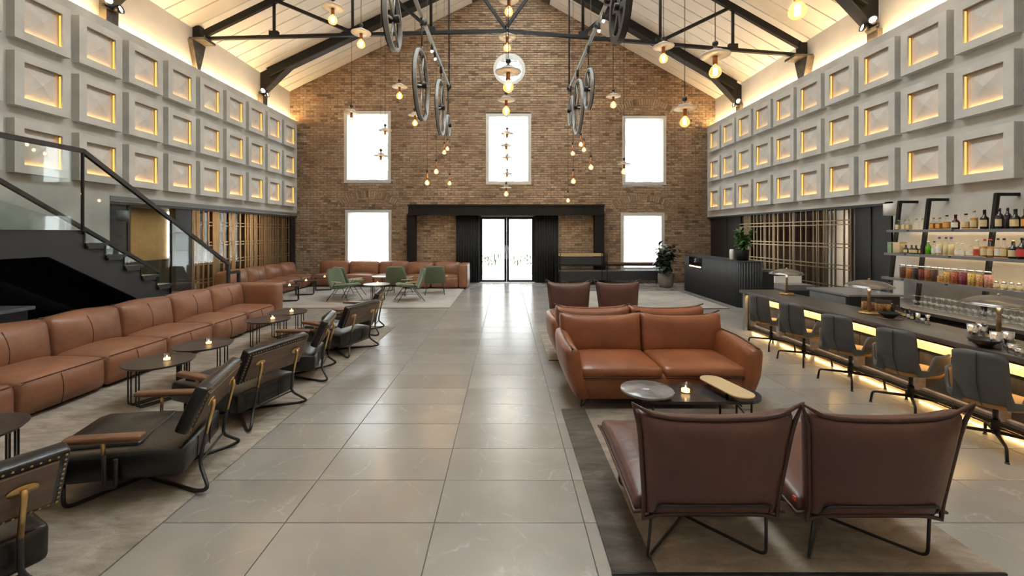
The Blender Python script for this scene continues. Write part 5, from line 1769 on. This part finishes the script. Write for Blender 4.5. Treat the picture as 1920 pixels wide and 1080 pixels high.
def pendant(px, py, d, label):
    y = 101.0 / d
    x = (px - 949) * y / 810; z = 1.8 + (437 - py) * y / 810
    y = min(y, 15.0)
    t = thing('pendant_lamp', label, 'pendant lamp', (x, y, z), 0, 'globe bulb pendants')
    for k in ('bulb', 'filament', 'socket', 'ball_joint', 'neck') + (() if 'small' in label else ('shade_disc', 'upper_disc')):
        link(k, pm[k], t)
    zt = min(ceil_z(x), 10.7) - z
    MB().tube([(0, 0, .32), (0, 0, zt)], .0045, 5).build('cord', M['black'], t)
PD = [(624, 38, 16.5, 'globe pendant highest over the aisle, beside the roof truss strut'), (677, 83, 15, 'globe pendant below the truss tie bar near the sloping rafter'), (659, 228, 12, 'globe pendant before the upper window nearest the stairs'),
      (722, 259, 10, 'globe pendant overlapping the edge of the upper window near the stairs'), (749, 180, 12, 'globe pendant on brick between window and tall spoked wheel'), (778, 231, 10.5, 'globe pendant just below and beside the tall spoked wheel'),
      (714, 307, 10.6, 'lowest globe pendant before the upper window nearest the stairs'), (833, 286, 7.6, 'small low pendant, nearer of a touching pair under the wheels'), (839, 279, 7.2, 'small low pendant, farther of a touching pair under the wheels'),
      (818, 322, 9, 'small pendant in the low cluster, second highest on brick'), (801, 343, 9, 'small pendant in the low cluster, outermost from the centre'), (843, 344, 7.4, 'small pendant in the low cluster, nearest the centre line'),
      (1495, 20, 31, 'largest globe pendant, close above the bar side'), (1341, 135, 22, 'large globe pendant with broad disc before the roof rafter'), (1244, 110, 16, 'globe pendant hanging from the tie bar end of the rafter'), (1284, 229, 18, 'globe pendant before the brick corner by the coffered bar wall'),
      (1150, 197, 11.5, 'globe pendant on brick between wheels and upper bar side window'), (1089, 271, 8.2, 'small pendant directly under the hanging wheel trio'), (1095, 281, 8, 'small pendant just beside the one under the wheel trio'), (1074, 288, 8, 'small pendant below the smallest wheel of the trio'),
      (1108, 314, 9, 'small pendant in the bar side cluster, outermost'), (1075, 340, 9, 'small pendant in the bar side cluster, second lowest'), (1065, 376, 7, 'lowest small pendant above the portal beam, bar side'), (1170, 322, 10, 'globe pendant at the edge of the upper bar side window'),
      (954, 22, 16, 'topmost pendant in the central row'), (951, 90, 14, 'central row pendant just below the truss tie bar'), (953, 163, 20, 'largest central row pendant under the round window'), (949, 208, 14.5, 'central row pendant at the head of the middle window'),
      (951, 264, 9.5, 'central row pendant with grey disc inside the middle window'), (949, 285, 8.4, 'central row pendant halfway down the middle window'), (951, 306, 7.5, 'central row pendant low in the middle window'), (951, 336, 7.3, 'central row pendant at the foot of the middle window'), (949, 364, 8.6, 'lowest central row pendant above the glass door')]
for p in PD: pendant(*p)

# ------------------------------------------------------------------ line shafts with hanging wheels
def ring_into(mb, R, w, th, n=44):
    """ring in the y-z plane, axis x"""
    vs = []; fs = []
    for (r, x) in ((R, -w / 2), (R, w / 2), (R - th, w / 2), (R - th, -w / 2)):
        for k in range(n):
            a = 2 * PI * k / n; vs.append((x, r * math.cos(a), r * math.sin(a)))
    for i in range(4):
        for k in range(n):
            l = (k + 1) % n; j = (i + 1) % 4
            fs.append((i * n + k, i * n + l, j * n + l, j * n + k))
    mb.add(vs, fs, False)
def wheel(label, x, y, zs, zc, R, spokes=6, web=False):
    t = thing('pulley_wheel', label, 'wheel', (x, y, zc), 0, 'old pulley wheels hung from the roof shafts')
    rm = MB(); ring_into(rm, R, .055 if not web else .09, .032 if not web else .10); rm.build('rim', M['wheel'] if not web else M['steel_grey'], t)
    fa = MB(); ring_into(fa, R * 1.01, .016, .045); fa.v = [(a + (.035 if x > 0 else -.035), b, c) for a, b, c in fa.v]; fa.build('rim_edge', M['black'], t)
    hub = MB(); hub.lathe([(.0001, -.08), (.05, -.08), (.05, .08), (.0001, .08)], 16, M=Matrix.Rotation(PI / 2, 4, 'Y')); hub.build('hub', M['steel'], t)
    for k in range(spokes):
        a = 2 * PI * k / spokes + .3
        if web:
            MB().beam((0, .05 * math.cos(a), .05 * math.sin(a)), (0, (R - .05) * math.cos(a), (R - .05) * math.sin(a)), .09, .05, (1, 0, 0)).build('spoke', M['steel_grey'], t)
        else:
            MB().tube([(0, .04 * math.cos(a), .04 * math.sin(a)), (0, (R - .03) * math.cos(a), (R - .03) * math.sin(a))], .014, 7).build('spoke', M['wheel'], t)
    MB().tube([(0, 0, R), (0, 0, zs - zc - .04)], .014, 7).build('hanger', M['black'], t)
    MB().lathe([(.0001, zs - zc - .16), (.032, zs - zc - .16), (.032, zs - zc - .02), (.0001, zs - zc - .02)], 12).build('clevis', M['black'], t)
    MB().lathe([(.0001, R - .02), (.03, R - .02), (.02, R + .07), (.0001, R + .07)], 10).build('lug', M['black'], t)
def shaft(label, x, z, y0, y1, rods):
    t = thing('roof_shaft', label, 'shaft', (x, 0, z))
    MB().tube([(0, y0, 0), (0, y1, 0)], .035, 12).build('shaft', M['wheel'], t)
    for y in rods:
        MB().tube([(0, y, 0), (0, y, ceil_z(x) - z)], .018, 8).build('rod', M['steel'], t)
        MB().lathe([(.0001, -.06), (.06, -.06), (.06, .06), (.0001, .06)], 14, M=Matrix.Translation((0, y, 0)) @ Matrix.Rotation(PI / 2, 4, 'X')).build('bearing', M['steel'], t)
    for y in (y0 + .9, y0 + 2.2, y0 + 4.0):
        MB().lathe([(.0001, -.045), (.05, -.045), (.05, .045), (.0001, .045)], 14, M=Matrix.Translation((0, y, 0)) @ Matrix.Rotation(PI / 2, 4, 'X')).build('collar', M['steel_grey'], t)
def zline(k, y): return 1.8 + k * y / 810
XA, ZA = -1.44, 5.50
shaft('grey overhead shaft carrying the wheels on the stair side', XA, ZA, 3.6, 11.0, (10.9, 6.6))
wheel('spoked wheel partly cut by the top of the frame, stair side', XA, 5.5, ZA, 1.8 + 401 * 5.5 / 810, .39, 6)
wheel('largest spoked wheel hanging before the brick, stair side', XA, 7.38, ZA, 1.8 + 277 * 7.38 / 810, .59, 6)
wheel('second large spoked wheel, nearer the centre, stair side', XA, 9.56, ZA, 1.8 + 235 * 9.56 / 810, .60, 6)
wheel('smallest spoked wheel at the shaft end, stair side', XA, 10.75, ZA, 1.8 + 202 * 10.75 / 810, .26, 5)
XC, ZC = 1.60, 5.46
shaft('grey overhead shaft carrying the wheels on the bar side', XC, ZC, 3.6, 11.0, (10.95, 6.8))
wheel('solid cast wheel with holes cut by the top of the frame', XC, 6.06, ZC, 1.8 + 424 * 6.06 / 810, .48, 6, True)
wheel('medium spoked wheel hanging nearest on the bar side shaft', XC, 8.4, ZC, 1.8 + 270 * 8.4 / 810, .39, 6)
wheel('tall spoked wheel in the middle of the bar side trio', XC, 9.67, ZC, 1.8 + 236 * 9.67 / 810, .60, 6)
wheel('small spoked wheel at the end of the bar side shaft', XC, 10.70, ZC, 1.8 + 229 * 10.70 / 810, .36, 5)
# small lamps clipped to the shafts
def clip_lamp(label, x, y, z):
    t = thing('clip_lamp', label, 'lamp', (x, y, z), 0, 'small lamps clipped to the shafts')
    MB().lathe([(.0001, -.03), (.026, -.03), (.026, .06), (.012, .08), (.012, .12), (.0001, .12)], 12).build('socket', M['black'], t)
    MB().ball((0, 0, -.045), .024, 10, 6).build('bulb', M['spot'], t)
clip_lamp('small lamp clipped under the stair side shaft, nearer one', XA, 8.38, ZA - .13)
clip_lamp('small lamp clipped under the stair side shaft, farther one', XA, 8.75, ZA - .13)
clip_lamp('small lamp clipped under the stair side shaft by the frame top', XA, 6.4, ZA - .13)
clip_lamp('small lamp clipped under the bar side shaft, nearer one', XC, 7.1, ZC - .13)
clip_lamp('small lamp clipped under the bar side shaft, farther one', XC, 7.45, ZC - .13)

# ------------------------------------------------------------------ twin spotlights on the frame posts
def twin_spot(label, x, y, z, s):
    t = thing('twin_spotlight', label, 'spotlight', (x, y, z), 0, 'twin spotlights on the roof frame posts')
    MB().box(-.03, .03, -.13, .13, -.03, .03).build('bracket', M['black'], t)
    for k, yy in enumerate((-.12, .10)):
        d = V((-s * .75, -.5 if k == 0 else .1, .12)).normalized()
        p = V((-s * .08, yy, .02 + .05 * (1 - k)))
        q = d.to_track_quat('Z', 'Y').to_matrix().to_4x4()
        Mx = Matrix.Translation(p) @ q
        h = MB().lathe([(.0001, -.10), (.05, -.10), (.075, 0), (.08, .06), (.07, .06), (.065, .03)], 18, M=Mx).build('housing', M['black'], t)
        MB().lathe([(.0001, .028), (.062, .028), (.062, .034), (.0001, .036)], 18, M=Mx).build('lens', M['spot'], h)
twin_spot('twin spotlight on the stair side frame post nearest the viewer', -7.62, 8.30, 1.8 + 422 * 8.3 / 810, -1)
twin_spot('twin spotlight on the stair side frame post at the brick wall', -7.66, 13.55, 1.8 + 259 * 13.6 / 810, -1)
twin_spot('twin spotlight on the bar side frame post nearest the viewer', 7.42, 8.75, 1.8 + 385 * 8.8 / 810, 1)
twin_spot('twin spotlight on the bar side frame post at the brick wall', 7.45, 13.8, 1.8 + 240 * 13.85 / 810, 1)

# ------------------------------------------------------------------ planting outside the door
rp_ = random.Random(21)
lm = leaf_mesh('leaf', .34, .06, M['leaf'])
for i, (x, l) in enumerate(((-.8, 'pale planter with spiky shrub outside the door leaf nearer the sofa'), (.8, 'pale planter with spiky shrub outside the door leaf nearer the shelf'))):
    t = thing('planter', l, 'planter', (x, 19.2, -.02))
    MB().box(-.55, .55, -.3, .3, 0, .34).build('trough', M['facade'], t)
    for s_ in range(7):
        b = MB().tube([(-.45 + .15 * s_, 0, .3), (-.45 + .15 * s_, rp_.uniform(-.1, .1), .75)], .012, 5).build('stem', M['stem'], t)
        for k in range(8):
            o = link('leaf', lm, b, (-.45 + .15 * s_, 0, .35 + .05 * k)); o.rotation_euler = (rp_.uniform(.1, 1.1), 0, rp_.uniform(0, 6.28))
